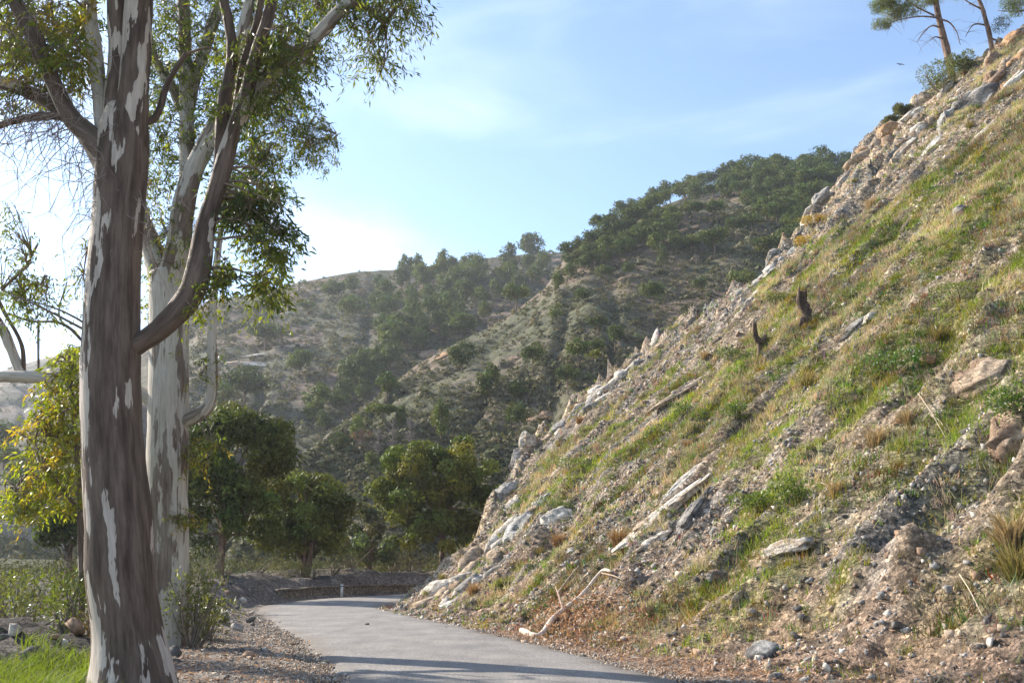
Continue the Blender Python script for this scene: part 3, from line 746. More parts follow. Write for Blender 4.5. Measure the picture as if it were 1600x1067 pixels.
outcrop(1440, 200, 2.2, 0.9, .7, ['tan', 'pale', 'bluegrey', 'brown'], 'broken tan and grey rock under the two round crest shrubs', 16, 0.55)
outcrop(1490, 150, 2.2, 0.8, .7, ['tan', 'pale', 'brown'], 'tan broken rock below the bushy crest shrub', 14, 0.5)
outcrop(1570, 100, 2, 0.9, .7, ['rust', 'tan', 'brown'], 'orange-tan tumbled rock beneath the top corner boulder', 14, 0.55)
outcrop(1395, 255, 2, 0.8, .7, ['tan', 'grey', 'pale'], 'broken rock rib sloping down from the tan blocks', 12, 0.45)
outcrop(780, 800, 1, 0.5, .7, ['grey', 'pale'], 'grey rubble blocks on the crest above the tan face', 7, 0.35)
# loose stones: countable ones are things, the fine rubble is one mass
STONE_ME = {}
def stone_me(tone, k):
    if (tone, k) not in STONE_ME:
        V, Fc = angular(500 + k * 7, 14); STONE_ME[tone, k] = make_mesh('stone', V * np.array([1, .8, .62]), Fc, rock_color(V, tone, k), False, M_stone)
    return STONE_ME[tone, k]
def put_stone(p, r, tone, label, group, k=None):
    o = link('stone', stone_me(tone, int(R.integers(5)) if k is None else k), None, p, R.uniform(0, 6.3), r)
    o.rotation_euler = (R.normal(0, .35), R.normal(0, .35), R.uniform(0, 6.3))
    if '#' in label: label_in_order(label, o, p)
    return tag(o, label, 'stone', group)
GT = ['grey', 'dark', 'brown', 'grey', 'tan', 'pale', 'dark']
WORD = {'grey': 'mid grey', 'dark': 'near-black', 'brown': 'brown', 'tan': 'tan', 'pale': 'pale grey'}
for i in range(34):                                                        # row of stones along the right road edge
    y = R.uniform(13.5, 33); s = R.uniform(-1.1, .5); t = (y - TOE[1]) / DT[1]
    x, y = xy_of(s, t); tn = GT[R.integers(7)]; r = R.uniform(.05, .13)
    put_stone((x, y, max(float(slope_at(np.array(s), np.array(t))), float(ground_at(x, y))) + r * .25), r, tn, f'loose {WORD[tn]} stone along the right road edge, # from the left', 'stones along the right road edge')
for i in range(46):                                                        # scree on the lower right
    px, py = R.uniform(1180, 1600), R.uniform(840, 1060); H = slope_hit(px, py); tn = GT[R.integers(7)]; r = R.uniform(.05, .14)
    put_stone(H + [0, 0, r * .2], r, tn, f'loose {WORD[tn]} stone in the lower right rubble, # from the left', 'rubble stones at the lower right')
for i in range(30):                                                        # scree above the fallen branch
    px = R.uniform(800, 1010); py = 985 - (px - 800) * .55 + R.uniform(-45, 25); H = slope_hit(px, min(py, 968)); tn = GT[R.integers(7)]; r = R.uniform(.05, .12)
    put_stone(H + [0, 0, r * .2], r, tn, f'loose {WORD[tn]} stone in scree above the fallen branch, # from the left', 'scree stones above the fallen branch')
for i in range(40):                                                        # left shoulder
    px, py = R.uniform(290, 430), R.uniform(925, 1050); H = on_level(px, py, .05)
    if abs(road_side(H[0], H[1])) < HALF + .3 or H[1] > 36: continue
    tn = GT[R.integers(7)]; r = R.uniform(.03, .085); z = float(ground_at(H[0], H[1]))
    put_stone((H[0], H[1], z + r * .25), r, tn, f'small {WORD[tn]} stone on the left gravel shoulder, # from the left', 'stones on the left shoulder')
for i in range(46):                                                        # dark rubble heap
    x, y = -8.3 + R.normal(0, 1.5), 16.0 + R.normal(0, .9); tn = ['dark', 'dark', 'grey', 'brown', 'pale'][R.integers(5)]; r = R.uniform(.08, .24)
    put_stone((x, y, float(ground_at(x, y)) + r * .3), r, tn, f'{WORD[tn]} rock in the rubble heap behind the left grass, # from the left', 'rubble heap on the left')
p = on_level(388, 1030, 0); put_stone((p[0], p[1], .07), .17, 'brown', 'brown squat boulder alone on the gravel shoulder in front', None, 1)
p = on_level(377, 984, 0); put_stone((p[0], p[1], .05), .11, 'dark', 'dark square stone on the shoulder by the bush', None, 2)
p = on_level(573, 976, .03); put_stone((p[0], p[1], .05), .085, 'brown', 'small brown stone lying alone on the road', None, 3)
for px, py, r, l in [(380, 936, .22, 'white-grey rock on the dark berm nearest the road'), (352, 958, .2, 'flat pale rock at the foot of the dark berm'), (395, 945, .14, 'small pale rock between the berm and the asphalt')]:
    p = on_level(px, py, .25); put_stone((p[0], p[1], float(ground_at(p[0], p[1])) + r * .3), r, 'pale', l, None)
for i in range(26):                                                        # berm by the bend
    px, py = R.uniform(330, 420), R.uniform(905, 955); p = on_level(px, py, .5)
    if road_side(p[0], p[1]) < HALF + .4 or p[1] > 48: continue
    tn = ['dark', 'dark', 'brown', 'grey'][R.integers(4)]; r = R.uniform(.1, .25)
    put_stone((p[0], p[1], float(ground_at(p[0], p[1])) + r * .3), r, tn, f'{WORD[tn]} rock on the dark berm left of the bend, # from the left', 'rocks on the dark berm')

def pebbles(name, label, P, rad, cols):
    V1 = np.array([[1, 0, 0], [-1, 0, 0], [0, 1, 0], [0, -1, 0], [0, 0, 1], [0, 0, -1]], float); F1 = np.array([[0, 2, 4], [2, 1, 4], [1, 3, 4], [3, 0, 4], [2, 0, 5], [1, 2, 5], [3, 1, 5], [0, 3, 5]]); n = len(P); g = R.normal(size=(n, 3, 3)); Q = np.linalg.qr(g)[0]
    sc = rad[:, None] * R.uniform(.5, 1.2, (n, 3))
    V = np.einsum('nij,kj->nki', Q, V1) * sc[:, None, :]
    V = V * (1 + R.normal(0, .2, (n, len(V1), 1))) + P[:, None]
    Fc = (F1[None] + (np.arange(n) * len(V1))[:, None, None]).reshape(-1, 3)
    return tag(link(name, make_mesh(name, V.reshape(-1, 3), Fc, np.repeat(cols, len(V1), 0), False, M_stone)), label, kind='stuff')
def pick_cols(n, names, var=.25):
    c = np.array([TONES[k] for k in names])[R.integers(len(names), size=n)]; return c * R.uniform(1 - var, 1 + var, (n, 1))
def visible(P, m=60):
    x, y, z = project(P); return (x > -m) & (x < 1600 + m) & (y > -m) & (y < 1067 + m) & (z > 0)
s = R.uniform(-1.6, 38, 170000); t = R.uniform(-12, 36, 170000); ov = crest(s) - t
bare = 1 - green_field(s, t); lump = sstep(-.2, .5, fbm(s * .4, t * 1.1, seed=83 + 400, oct=3))
keep = (ov > -.5) & (R.random(170000) < bare * (.3 + lump) * np.where(s < 6, 1, .55)); s, t = s[keep], t[keep]
P = slope_point(s, t); k = visible(P); P = P[k][:34000]; rad = R.gamma(1.7, .013, len(P)) + .014 + .0006 * P[:, 1]
pebbles('bank_rubble', 'small broken shale covering the bare parts of the bank', P, rad, pick_cols(len(P), ['grey', 'brown', 'dark', 'tan', 'pale', 'grey', 'brown']))
y = R.uniform(9, 34, 30000); u = np.where(R.random(30000) < .72, R.gamma(1.6, .8, 30000) + HALF - .25, -(R.gamma(1.3, .25, 30000) + HALF - .2))
ix = np.array([np.abs(ROAD[:, 1] - v).argmin() for v in y]); pn = np.stack([-_rt[ix, 1], _rt[ix, 0]], 1); XY = ROAD[ix] + pn * u[:, None] + R.normal(0, .1, (len(y), 2))
P = np.column_stack([XY, ground_at(XY[:, 0], XY[:, 1])]); P = P[visible(P, 10)][:15000]; P[:, 2] = np.maximum(P[:, 2], -.02)
pebbles('shoulder_gravel', 'loose gravel on the road shoulders', P, R.gamma(2.0, .005, len(P)) + .008, pick_cols(len(P), ['grey', 'brown', 'tan', 'pale', 'tan', 'dark']))

# ------------------------------------------------------------------ grass on the bank
n = 260000; s = R.uniform(-.2, 42, n); t = R.uniform(-13, 36, n)
g = green_field(s, t); rf = rock_field(s, t); ov = crest(s) - t
k = (R.random(n) < np.clip(g * 1.2 - .12, 0, 1) * (1 - .75 * rf) + .05) & (ov > -.4); s, t, g = s[k], t[k], g[k]
P = slope_point(s, t); k = visible(P, 30); P, s, t, g = P[k], s[k], t[k], g[k]
k = R.permutation(len(P))[:62000]; P, s, t, g = P[k], s[k], t[k], g[k]
def blades_on(P, per, ln, wd, spread, lean):
    Q = np.repeat(P, per, 0) + np.column_stack([R.normal(0, spread, (len(P) * per, 2)), np.zeros(len(P) * per)])
    D = unit(np.column_stack([R.normal(0, lean, (len(Q), 2)) - .12, np.ones(len(Q))])); return Q, D
dryf = sstep(-.25, .35, fbm(s * .5, t * 1.1, seed=111, oct=3) + .35 * sstep(12, 26, s) - .5 * (g > .75))
isdry = R.random(len(P)) < np.clip(dryf * .8, .1, .8)
for nm, lab, sel, mat, base, vary in [('green_grass', 'short bright green grass in patches on the bank', ~isdry, M_grass, (.155, .19, .04), (.03, .03, .01)),
                                      ('dry_grass', 'dry straw-coloured grass on the bank', isdry, M_dry, (.4, .335, .21), (.05, .05, .04))]:
    Pn = P[sel]; per = 8; Q, D = blades_on(Pn, per, 0, 0, .07, .5)
    sc = np.repeat(R.uniform(.6, 1.3, len(Pn)), per); ln = sc * R.uniform(.1, .25, len(Q)) * (1.25 if nm == 'dry_grass' else 1)
    wd = .012 + .0006 * Q[:, 1]
    V, T = blade_one(Q - [0, 0, .02], D, ln, wd)
    cc = np.repeat(np.array(base) * (1 + .55 * fbm(Pn[:, 0] * .7, Pn[:, 1] * .7, seed=113))[:, None] + R.normal(0, 1, (len(Pn), 3)) * np.array(vary), per, 0)
    if nm == 'green_grass': cc[:, 0] += np.repeat(np.clip(fbm(Pn[:, 0] * 1.3, Pn[:, 1] * 1.3, seed=115), 0, 1) * .09, per)
    tag(link(nm, make_mesh(nm, V, T, np.repeat(np.clip(cc, .01, 1), 3, 0), False, mat)), lab, kind='stuff')

# ------------------------------------------------------------------ tufts and small shrubs on the bank
def tuft_me(k, green, n=170, h=.62, spread=.5):
    g = np.random.default_rng(900 + k); a = g.uniform(0, 6.283, n); lean = np.abs(g.normal(0, spread, n))
    P0 = np.column_stack([np.cos(a) * g.uniform(0, .14, n), np.sin(a) * g.uniform(0, .14, n), np.zeros(n) - .08])
    D = unit(np.column_stack([np.cos(a) * lean, np.sin(a) * lean, np.ones(n)]))
    V, T = blade_tris(P0, D, g.uniform(.55, 1.1, n) * h, .024, g.uniform(.1, .8, n))
    base = np.repeat(np.array([green]) * g.uniform(.7, 1.25, (n, 1)), 5, 0)
    tip = np.tile(np.array([.0, .0, .5, .5, 1.0]), n)
    base = base * (1 - tip[:, None] * .55) + np.array([.36, .25, .12]) * tip[:, None] * .55
    return make_mesh('blades', V, T, base, False, M_dry)
TUFT = {'green': tuft_me(1, (.16, .2, .04), h=.55), 'mixed': tuft_me(2, (.2, .19, .06)), 'straw': tuft_me(3, (.4, .3, .17)), 'rust': tuft_me(4, (.3, .17, .08), spread=.35)}
for px, py, sz, kd, lab in [
        (967, 850, 1.5, 'rust', 'round rust-brown tuft with a green base, alone in mid bank'), (872, 850, 1.3, 'rust', 'brown feathery tuft below the white pointed rock'),
        (740, 928, 1.2, 'rust', 'brown tuft in front of the tan rock face'), (784, 915, 1.0, 'green', 'green tuft at the base of the tan rock face'),
        (812, 888, .9, 'green', 'narrow green tuft below the blue-grey slab'), (843, 868, .9, 'mixed', 'olive tuft left of the brown feathery one'),
        (1305, 775, 1.1, 'straw', 'tall straw tuft above the cream rock'), (1368, 695, 1.2, 'straw', 'upright straw tuft in the centre of the right bank'),
        (1418, 660, .9, 'straw', 'straw tuft right of the upright central one'), (1262, 605, 1.4, 'mixed', 'wide yellowish tuft near the two dead stumps'),
        (1360, 325, 1.4, 'straw', 'tall pale tuft high on the bank below the tan blocks'), (1465, 530, 1.3, 'mixed', 'dull tuft overhanging the dark hollow'),
        (1280, 345, 1.2, 'rust', 'orange-brown tuft beside the jagged ridge rock'), (1075, 700, .9, 'rust', 'reddish tuft at the upper end of the white vein'),
        (905, 660, 1.0, 'rust', 'dry tuft below the pale rounded outcrop'), (895, 640, .8, 'straw', 'pale tuft on the pale rounded outcrop'),
        (1210, 470, 1.3, 'mixed', 'bushy tuft at the crest above the taller stump'), (1100, 560, 1.0, 'straw', 'pale tuft on the smooth crest slope'),
        (1515, 200, 1.0, 'mixed', 'olive tuft at the foot of the near-black boulder'), (1580, 850, 1.6, 'straw', 'large straw clump at the right edge of the lower bank'),
        (1590, 900, 1.4, 'mixed', 'green-brown clump below the large straw clump at the right edge'), (1500, 170, 1.0, 'green', 'green tuft left of the near-black boulder'),
        (1335, 285, .9, 'green', 'green tuft below the mass of tan blocks'), (690, 905, .8, 'mixed', 'small tuft on the dark lowest crest'), (668, 930, .7, 'green', 'smallest tuft at the end of the bank by the bend')]:
    H = slope_hit(px, py); r = thing('grass_tuft', lab, 'grass tuft', H, 'grass tufts on the bank')
    link('blades', TUFT[kd], r, (0, 0, 0), R.uniform(0, 6.3), sz * R.uniform(.7, .8))

def leafball(n, rx, rz, ln, wd, col, seed, stems=0, lumps=7, up=.4):
    """small shrub: leaves crowded on lumps, plus stems; returns leaf mesh arrays and stems bag"""
    g = np.random.default_rng(seed); c = np.column_stack([g.normal(0, rx * .45, (lumps, 2)), g.uniform(.3, .85, lumps) * rz])
    i = g.integers(lumps, size=n); D = unit(g.normal(size=(n, 3)) + [0, 0, .3]); P = c[i] + D * (g.uniform(.55, 1.0, n) * rx * .5)[:, None] * np.array([1, 1, rz / rx * .8])
    P[:, 2] = np.abs(P[:, 2])
    V, Fc = leaf_quads(P, unit(D + g.normal(0, .5, (n, 3)) + [0, 0, up]), unit(D + g.normal(0, .6, (n, 3))), g.uniform(.7, 1.2, n) * ln, g.uniform(.7, 1.2, n) * wd)
    cc = np.array(col) * g.uniform(.6, 1.4, (n, 1)); cc[:, 0] += np.clip(g.normal(0, .02, n), 0, 1)
    B = Bag()
    for q in range(stems):
        a = c[g.integers(lumps)]; b = g.normal(0, .05 * rx, 3) * [1, 1, 0]
        V2, F2 = tube(catmull([b - [0, 0, .05], (a + b) * .5 + g.normal(0, .1 * rx, 3) * [1, 1, .3], a + [0, 0, rz * .1]], 6), np.linspace(.02, .006, 6) * (rx / .6 + .3), 5)
        B.add(V2, F2, (.2, .16, .12))
    return V, Fc, np.repeat(np.clip(cc, .005, 1), 4, 0), B
def shrub(name, label, loc, n, rx, rz, ln, wd, col, seed, stems=8, lumps=7, cat='shrub', group=None, mat=None):
    r = thing(name, label, cat, loc, group); V, Fc, cc, B = leafball(n, rx, rz, ln, wd, col, seed, stems, lumps)
    link('foliage', make_mesh('foliage', V, Fc, cc, False, mat or M_shrub), r)
    if stems: tag(link('stems', B.mesh('stems', M_twig, True), r), kind='stuff')
    return r
for i, (px, py, rx, rz, col, lab) in enumerate([
        (1147, 568, .7, .6, (.06, .085, .03), 'dark green low shrub left of the forked stump'), (1212, 478, .6, .5, (.07, .085, .035), 'dark low shrub left of the taller stump'),
        (1062, 655, .55, .5, (.07, .1, .03), 'small green shrub on the tan rock band'), (1395, 588, .8, .6, (.05, .1, .025), 'dark green clump of leaves in the right middle bank'),
        (925, 560, .4, .35, (.08, .09, .04), 'tiny shrub behind the pale crest outcrop'), (1235, 790, .55, .55, (.06, .09, .025), 'dark green weed clump above the cream rock'),
        (1150, 655, .55, .45, (.07, .11, .03), 'green weed clump above the white veins'), (870, 800, .6, .45, (.07, .1, .03), 'green weeds hanging around the white pointed rock'),
        (895, 735, .8, .4, (.08, .11, .035), 'mossy green ledge of weeds left of mid bank'), (1180, 800, .45, .4, (.07, .1, .03), 'leafy weed right of the thin white vein'),
        (1340, 470, .7, .4, (.08, .11, .03), 'low green clump in the sunlit upper bank'), (1500, 470, .6, .45, (.09, .11, .04), 'olive clump above the dark hollow'),
        (1268, 355, .6, .5, (.26, .18, .04), 'ochre-yellow low shrub beside the jagged ridge rock'), (1255, 385, .5, .4, (.25, .17, .04), 'second ochre-yellow shrub just below the other'),
        (1590, 650, .5, .5, (.06, .1, .025), 'dark weed at the right edge above the gully boulder')]):
    shrub('weed_clump', lab, slope_hit(px, py), 750, rx, rz, .085, .032, tuple(q * 1.5 for q in col), 1200 + i, 4, 7, 'shrub', 'weed clumps on the bank')
for i, (px, py, rx, rz, col, lab) in enumerate([
        (1391, 192, .55, .65, (.09, .1, .06), 'small round grey-green shrub on the crest skyline, lower of two'), (1414, 172, .7, .7, (.1, .11, .065), 'round grey-green shrub on the crest skyline, upper of two'),
        (1472, 138, 1.2, 1.6, (.11, .13, .05), 'bushy green shrub left of the leaning pine trunk'), (1512, 108, .9, 1.1, (.1, .12, .05), 'green shrub right of the leaning pine trunk')]):
    H = slope_hit(px, py + 6); shrub('crest_shrub', lab, H - [0, 0, .1], 2600, rx, rz, .17, .05, tuple(q * 1.2 for q in col), 1300 + i, 8, 9, 'shrub', 'shrubs on the crest')

# ------------------------------------------------------------------ dead stumps and the fallen branch
def stump(px, py, paths, label):
    H = slope_hit(px, py); r = thing('dead_stump', label, 'stump', H, 'dead stumps on the bank')
    for i, (nm, pts, r0, r1) in enumerate(paths):
        P = catmull(np.array(pts, float), 26); V, Fc = tube(P, np.linspace(r0, r1, 26) * (1 + .18 * noise(np.arange(26) * .6, np.full(26, i + .5), seed=44)), 16, .6, 40 + i)
        link(nm, make_mesh(nm, V, Fc, np.array([.13, .088, .062]) * (1 + .7 * fbm(V[:, 0] * 9, V[:, 1] * 9, V[:, 2] * 3, 45))[:, None], True, M_twig), r)
stump(1262, 500, [('stem', [(0, 0, -.2), (-.05, 0, .3), (-.15, 0, .7), (-.12, 0, 1.0)], .17, .15), ('knot', [(-.1, 0, .6), (-.02, .05, .85), (.02, 0, 1.1)], .12, .03), ('splinter', [(-.15, 0, .8), (-.22, 0, 1.0), (-.2, 0, 1.22)], .08, .015), ('root', [(0, 0, .15), (.18, -.1, .0), (.3, -.2, -.25)], .09, .04), ('root', [(0, 0, .1), (-.2, -.1, .0), (-.35, -.2, -.25)], .1, .05)], 'thick knobbly dead stump on the bank, the taller of two')
stump(1188, 553, [('stem', [(0, 0, -.2), (0, 0, .3), (-.12, 0, .7), (-.16, 0, 1.15)], .15, .06), ('fork', [(0, 0, .35), (.16, 0, .55), (.24, 0, .7)], .1, .06)], 'thin forked dead stump leaning on the bank')

fb = thing('fallen_branch', 'bare pale dead branch fallen at the bank foot with brown withered leaves', 'branch', slope_hit(850, 985))
o0 = np.array(fb.location)
def bank_path(pts, lift):
    H = slope_hit([p[0] for p in pts], [p[1] for p in pts]); H[:, 2] += np.interp(np.arange(len(pts)), np.arange(len(lift)), lift); return H - o0
for nm, pts, lift, r0, r1, colr in [('stem', [(815, 988), (842, 995), (865, 975), (885, 962), (910, 945), (940, 915), (955, 912)], [.05, .03, .15, .2, .25, .35, .3], .075, .028, (.62, .5, .4)),
                                    ('fork', [(880, 965), (872, 945), (868, 938)], [.2, .3, .35], .035, .018, (.3, .2, .15)), ('twig', [(872, 945), (890, 925), (905, 908)], [.3, .38, .4], .024, .012, (.4, .3, .22)),
                                    ('twig', [(940, 916), (965, 922), (985, 930)], [.33, .3, .2], .02, .008, (.38, .28, .2)), ('twig', [(905, 950), (935, 952), (960, 945)], [.24, .2, .2], .018, .008, (.38, .28, .2))]:
    P = catmull(bank_path(pts, lift), 26); V, Fc = tube(P, np.linspace(r0, r1, 26), 8, .25, 3)
    link(nm, make_mesh(nm, V, Fc, np.zeros((len(V), 3)) + np.array(colr), True, M_twig), fb)
n = 1500; px = np.clip(R.normal(905, 45, n), 800, 1010); py = np.clip(R.normal(975, 22, n) - (px - 905) * .08, 905, 1010)
P = slope_hit(px, py) - o0; P[:, 2] += R.uniform(0, .4, n)
V, Fc = leaf_quads(P, unit(R.normal(size=(n, 3)) - [0, 0, .9]), unit(R.normal(size=(n, 3))), R.uniform(.07, .14, n), .03, .2)
tag(link('withered_leaves', make_mesh('withered_leaves', V, Fc, np.repeat(np.array([.36, .2, .1]) * R.uniform(.6, 1.5, (n, 1)), 4, 0), False, M_litter), fb), kind='stuff')
# leaf litter along the foot of the bank and under the gum trees
n = 26000; s = np.where(R.random(n) < .5, R.normal(-.35, .5, n), R.gamma(1.4, 1.3, n) - .9); t = R.uniform(-11, 16, n); x, y = xy_of(s, t)
P = np.column_stack([x, y, np.maximum(slope_at(s, t), ground_at(x, y)) + .012]); rs = np.abs(road_side(x, y)); P = P[(rs > HALF + .05) & visible(P, 10)][:13000]
q = on_level(R.uniform(250, 560, 5000), R.uniform(990, 1085, 5000), 0.0); q[:, 2] = ground_at(q[:, 0], q[:, 1]) + .012; q = q[np.abs(road_side(q[:, 0], q[:, 1])) > HALF - .2][:2400]
P = np.vstack([P, q]); n = len(P)
V, Fc = leaf_quads(P, unit(R.normal(size=(n, 3)) * [1, 1, .25]), unit(R.normal(0, .5, (n, 3)) + [0, 0, 1]), R.uniform(.06, .14, n), R.uniform(.015, .03, n), .3)
tag(link('leaf_litter', make_mesh('leaf_litter', V, Fc, np.repeat(np.array([.4, .26, .17]) * R.uniform(.5, 1.4, (n, 1)), 4, 0), False, M_litter)), 'fallen dry gum leaves along the bank foot and shoulder', kind='stuff')
# straws and sticks lying on the bank
for i, (a, b, lab) in enumerate([((1435, 620), (1478, 690), 'long pale stalk lying below the brown boulder'), ((1455, 655), (1478, 675), 'short pale stalk across the long one'), ((1280, 760), (1300, 772), 'thin dead stalk above the straw tuft'),
                                 ((1500, 540), (1545, 545), 'dead stalk lying over the dark hollow'), ((1500, 905), (1540, 980), 'thin dry stalk leaning over the lower rubble'), ((840, 955), (868, 940), 'brown stick lying in the scree')]):
    P = slope_hit([a[0], b[0]], [a[1], b[1]]) + [0, 0, .08]; c0 = P.mean(0); Pm = catmull(np.array([P[0], c0 + [0, 0, .05], P[1]]) - c0, 7)
    V, Fc = tube(Pm, np.linspace(.012, .005, 7), 5); tag(link('dry_stalk', make_mesh('dry_stalk', V, Fc, np.zeros((len(V), 3)) + np.array([.5, .4, .28]), True, M_twig), None, c0), lab, 'stalk', 'dead stalks on the bank')

# ------------------------------------------------------------------ pines
def puff_crown(centers, radii, per, size, col, g, flat=.75, jit=.5, up=.25, aspect=.45, pv=.28):
    """needle tufts standing on many small puffs"""
    n = len(centers) * per; i = np.repeat(np.arange(len(centers)), per)
    D = unit(g.normal(size=(n, 3)) + [0, 0, up]); P = centers[i] + D * (radii[i] * g.uniform(.55, 1.05, n))[:, None] * np.array([1, 1, flat])
    ax = unit(np.cross(D, g.normal(size=(n, 3))) + D * .35)
    V, Fc = leaf_quads(P, ax, unit(D + g.normal(0, jit, (n, 3))), size * g.uniform(.6, 1.4, n), size * aspect * g.uniform(.7, 1.4, n))
    c = np.array(col) * (g.uniform(1 - pv, 1 + pv, len(centers))[i] * g.uniform(.75, 1.25, n))[:, None]
    c[:, 0] *= g.uniform(.85, 1.3, len(centers))[i]
    return V, Fc, np.repeat(c, 4, 0)
PINE_VAR = []
def pine_variant(k, kind):
    g = np.random.default_rng(2000 + k)
    n = {'umbrella': 24, 'round': 26, 'tall': 26, 'sparse': 15}[kind]
    D = unit(g.normal(size=(n, 3))); rr = g.uniform(.35, 1.0, n) ** .6
    lo, hi, w = {'umbrella': (.55, .9, .42), 'round': (.3, .92, .38), 'tall': (.22, .95, .36), 'sparse': (.4, .92, .38)}[kind]
    C = D * rr[:, None] * np.array([w, w, (hi - lo) / 2]) + [0, 0, (lo + hi) / 2]
    if kind == 'umbrella': C[:, 2] = np.maximum(C[:, 2], lo + .1 * (1 - np.hypot(C[:, 0], C[:, 1]) / w))
    if kind == 'tall': C[:, :2] *= (1.15 - .6 * (C[:, 2:3] - lo) / (hi - lo))
    V, Fc, c = puff_crown(C, g.uniform(.13, .2, n), 50, .095, (.088, .115, .032), g, .75, .3)
    cm = make_mesh('crown', V, Fc, c, False, M_pine)
    T = Bag(); top = (lo + hi) / 2 + .1; bx = g.normal(0, .02, 2)
    Vt, Ft = tube(catmull([(0, 0, -.06), (bx[0], bx[1], lo * .6), (bx[0] * 1.5, 0, top)], 8), np.linspace(.03, .012, 8), 6); T.add(Vt, Ft)
    for q in range(7):
        e = C[g.integers(n)]; z0 = lo * .8 + g.uniform(0, .25)
        Vt, Ft = tube(catmull([(bx[0], bx[1], z0), (e * [.5, .5, 0] + [0, 0, (z0 + e[2]) / 2 - .02]), e], 5), np.linspace(.012, .004, 5), 4); T.add(Vt, Ft)
    tm = T.mesh('trunk', M_pbark, True)
    PINE_VAR.append((kind, tm, cm))
for k, kd in enumerate(['umbrella', 'umbrella', 'umbrella', 'round', 'round', 'tall', 'tall', 'sparse']): pine_variant(k, kd)
PB = {kd: [v for v in PINE_VAR if v[0] == kd] for kd in ('umbrella', 'round', 'tall', 'sparse')}

def hill_pine(px, base, top, w, kind, label, group):
    h = hill_hit(px, base)
    if h is None: return
    p, dist = h[0], math.hypot(h[0][0], h[0][1])
    hm = (base - top) * dist / F_PX * 1.02; wm = w * dist / F_PX
    v = PB[kind][int(R.integers(len(PB[kind])))]
    r = thing('pine_tree', label, 'pine tree', p, group); r.scale = (wm, wm, hm); r.rotation_euler = (0, 0, R.uniform(0, 6.3))
    if '#' in label: label_in_order(label, r, p)
    link('trunk', v[1], r); link('crown', v[2], r)
G_SPUR, G_GUL, G_TOP = 'pines on the near hill spur', 'pines on the gully hillside', 'pines crowding the hilltop'
for a in [  # (x, base y, top y, width, kind, label)
        (808, 488, 441, 48, 'umbrella', 'broad pine on the edge of the spur above the gully'), (722, 580, 532, 52, 'round', 'bushy round pine low on the spur edge'),
        (833, 588, 535, 42, 'umbrella', 'stone pine standing free in the middle of the spur'), (763, 626, 564, 48, 'tall', 'yellow-green double pine in the middle of the spur'),
        (809, 625, 594, 36, 'round', 'dark low pine right of the yellow-green double pine'), (806, 692, 627, 40, 'umbrella', 'pine just above the big roadside pine'),
        (688, 692, 627, 42, 'tall', 'yellowish pine low on the spur above the dead trees'), (1021, 488, 438, 45, 'umbrella', 'free-standing stone pine with clear trunk, right of centre'),
        (945, 445, 411, 30, 'umbrella', 'small pale pine left of a similar one on the open slope'), (982, 441, 407, 24, 'umbrella', 'small pine on the open slope, right of a pale one'),
        (1035, 421, 379, 27, 'tall', 'slim pine below the dark pair of umbrella pines'), (1116, 402, 354, 54, 'umbrella', 'large dark umbrella pine in the middle of the hill'),
        (1080, 398, 364, 36, 'umbrella', 'yellowish pine against the large dark umbrella pine'), (1160, 473, 419, 48, 'umbrella', 'umbrella pine close to the bank crest with a clear trunk'),
        (1095, 466, 431, 26, 'umbrella', 'small yellowish pine on the open slope left of the bank crest'), (1202, 412, 366, 54, 'umbrella', 'wide umbrella pine touching the bank crest'),
        (1083, 348, 311, 42, 'umbrella', 'left of the paired dark pines beside the red crag'), (1121, 348, 311, 36, 'umbrella', 'right of the paired dark pines beside the red crag'),
        (1150, 376, 334, 32, 'umbrella', 'tall umbrella pine right of the paired dark pines'), (1176, 372, 328, 36, 'umbrella', 'umbrella pine overlapping its left neighbour below the hilltop'),
        (961, 555, 506, 30, 'umbrella', 'slim pine right above the pale crest outcrop'), (905, 578, 527, 42, 'umbrella', 'pine left of the slim one above the pale crest outcrop'),
        (934, 566, 527, 26, 'umbrella', 'pine squeezed between two others above the pale crest outcrop'), (888, 616, 570, 40, 'umbrella', 'pine rising behind the lower crest rocks'),
        (933, 524, 491, 36, 'umbrella', 'flat pine in the middle distance left of the free-standing stone pine'), (910, 475, 449, 36, 'round', 'low round pine on the upper spur'),
        (870, 512, 472, 30, 'sparse', 'pale thin pine on the upper spur edge'), (872, 456, 424, 30, 'tall', 'pine at the head of the gully, nearest the spur edge'),
        (605, 628, 582, 44, 'round', 'round pine at the mouth of the gully'), (628, 668, 634, 26, 'tall', 'small yellowish pine beside the dead grey trees'),
        (596, 664, 629, 52, 'umbrella', 'broad low pine above the dead grey trees'), (556, 694, 652, 34, 'round', 'small pine left of the broad low one'), (528, 708, 676, 34, 'round', 'lowest small pine at the spur foot'),
        (580, 735, 705, 30, 'tall', 'yellow-green young pine between the two big roadside pines'), (612, 730, 700, 28, 'tall', 'yellowish young pine left of the biggest roadside pine')]:
    hill_pine(*a, G_SPUR)
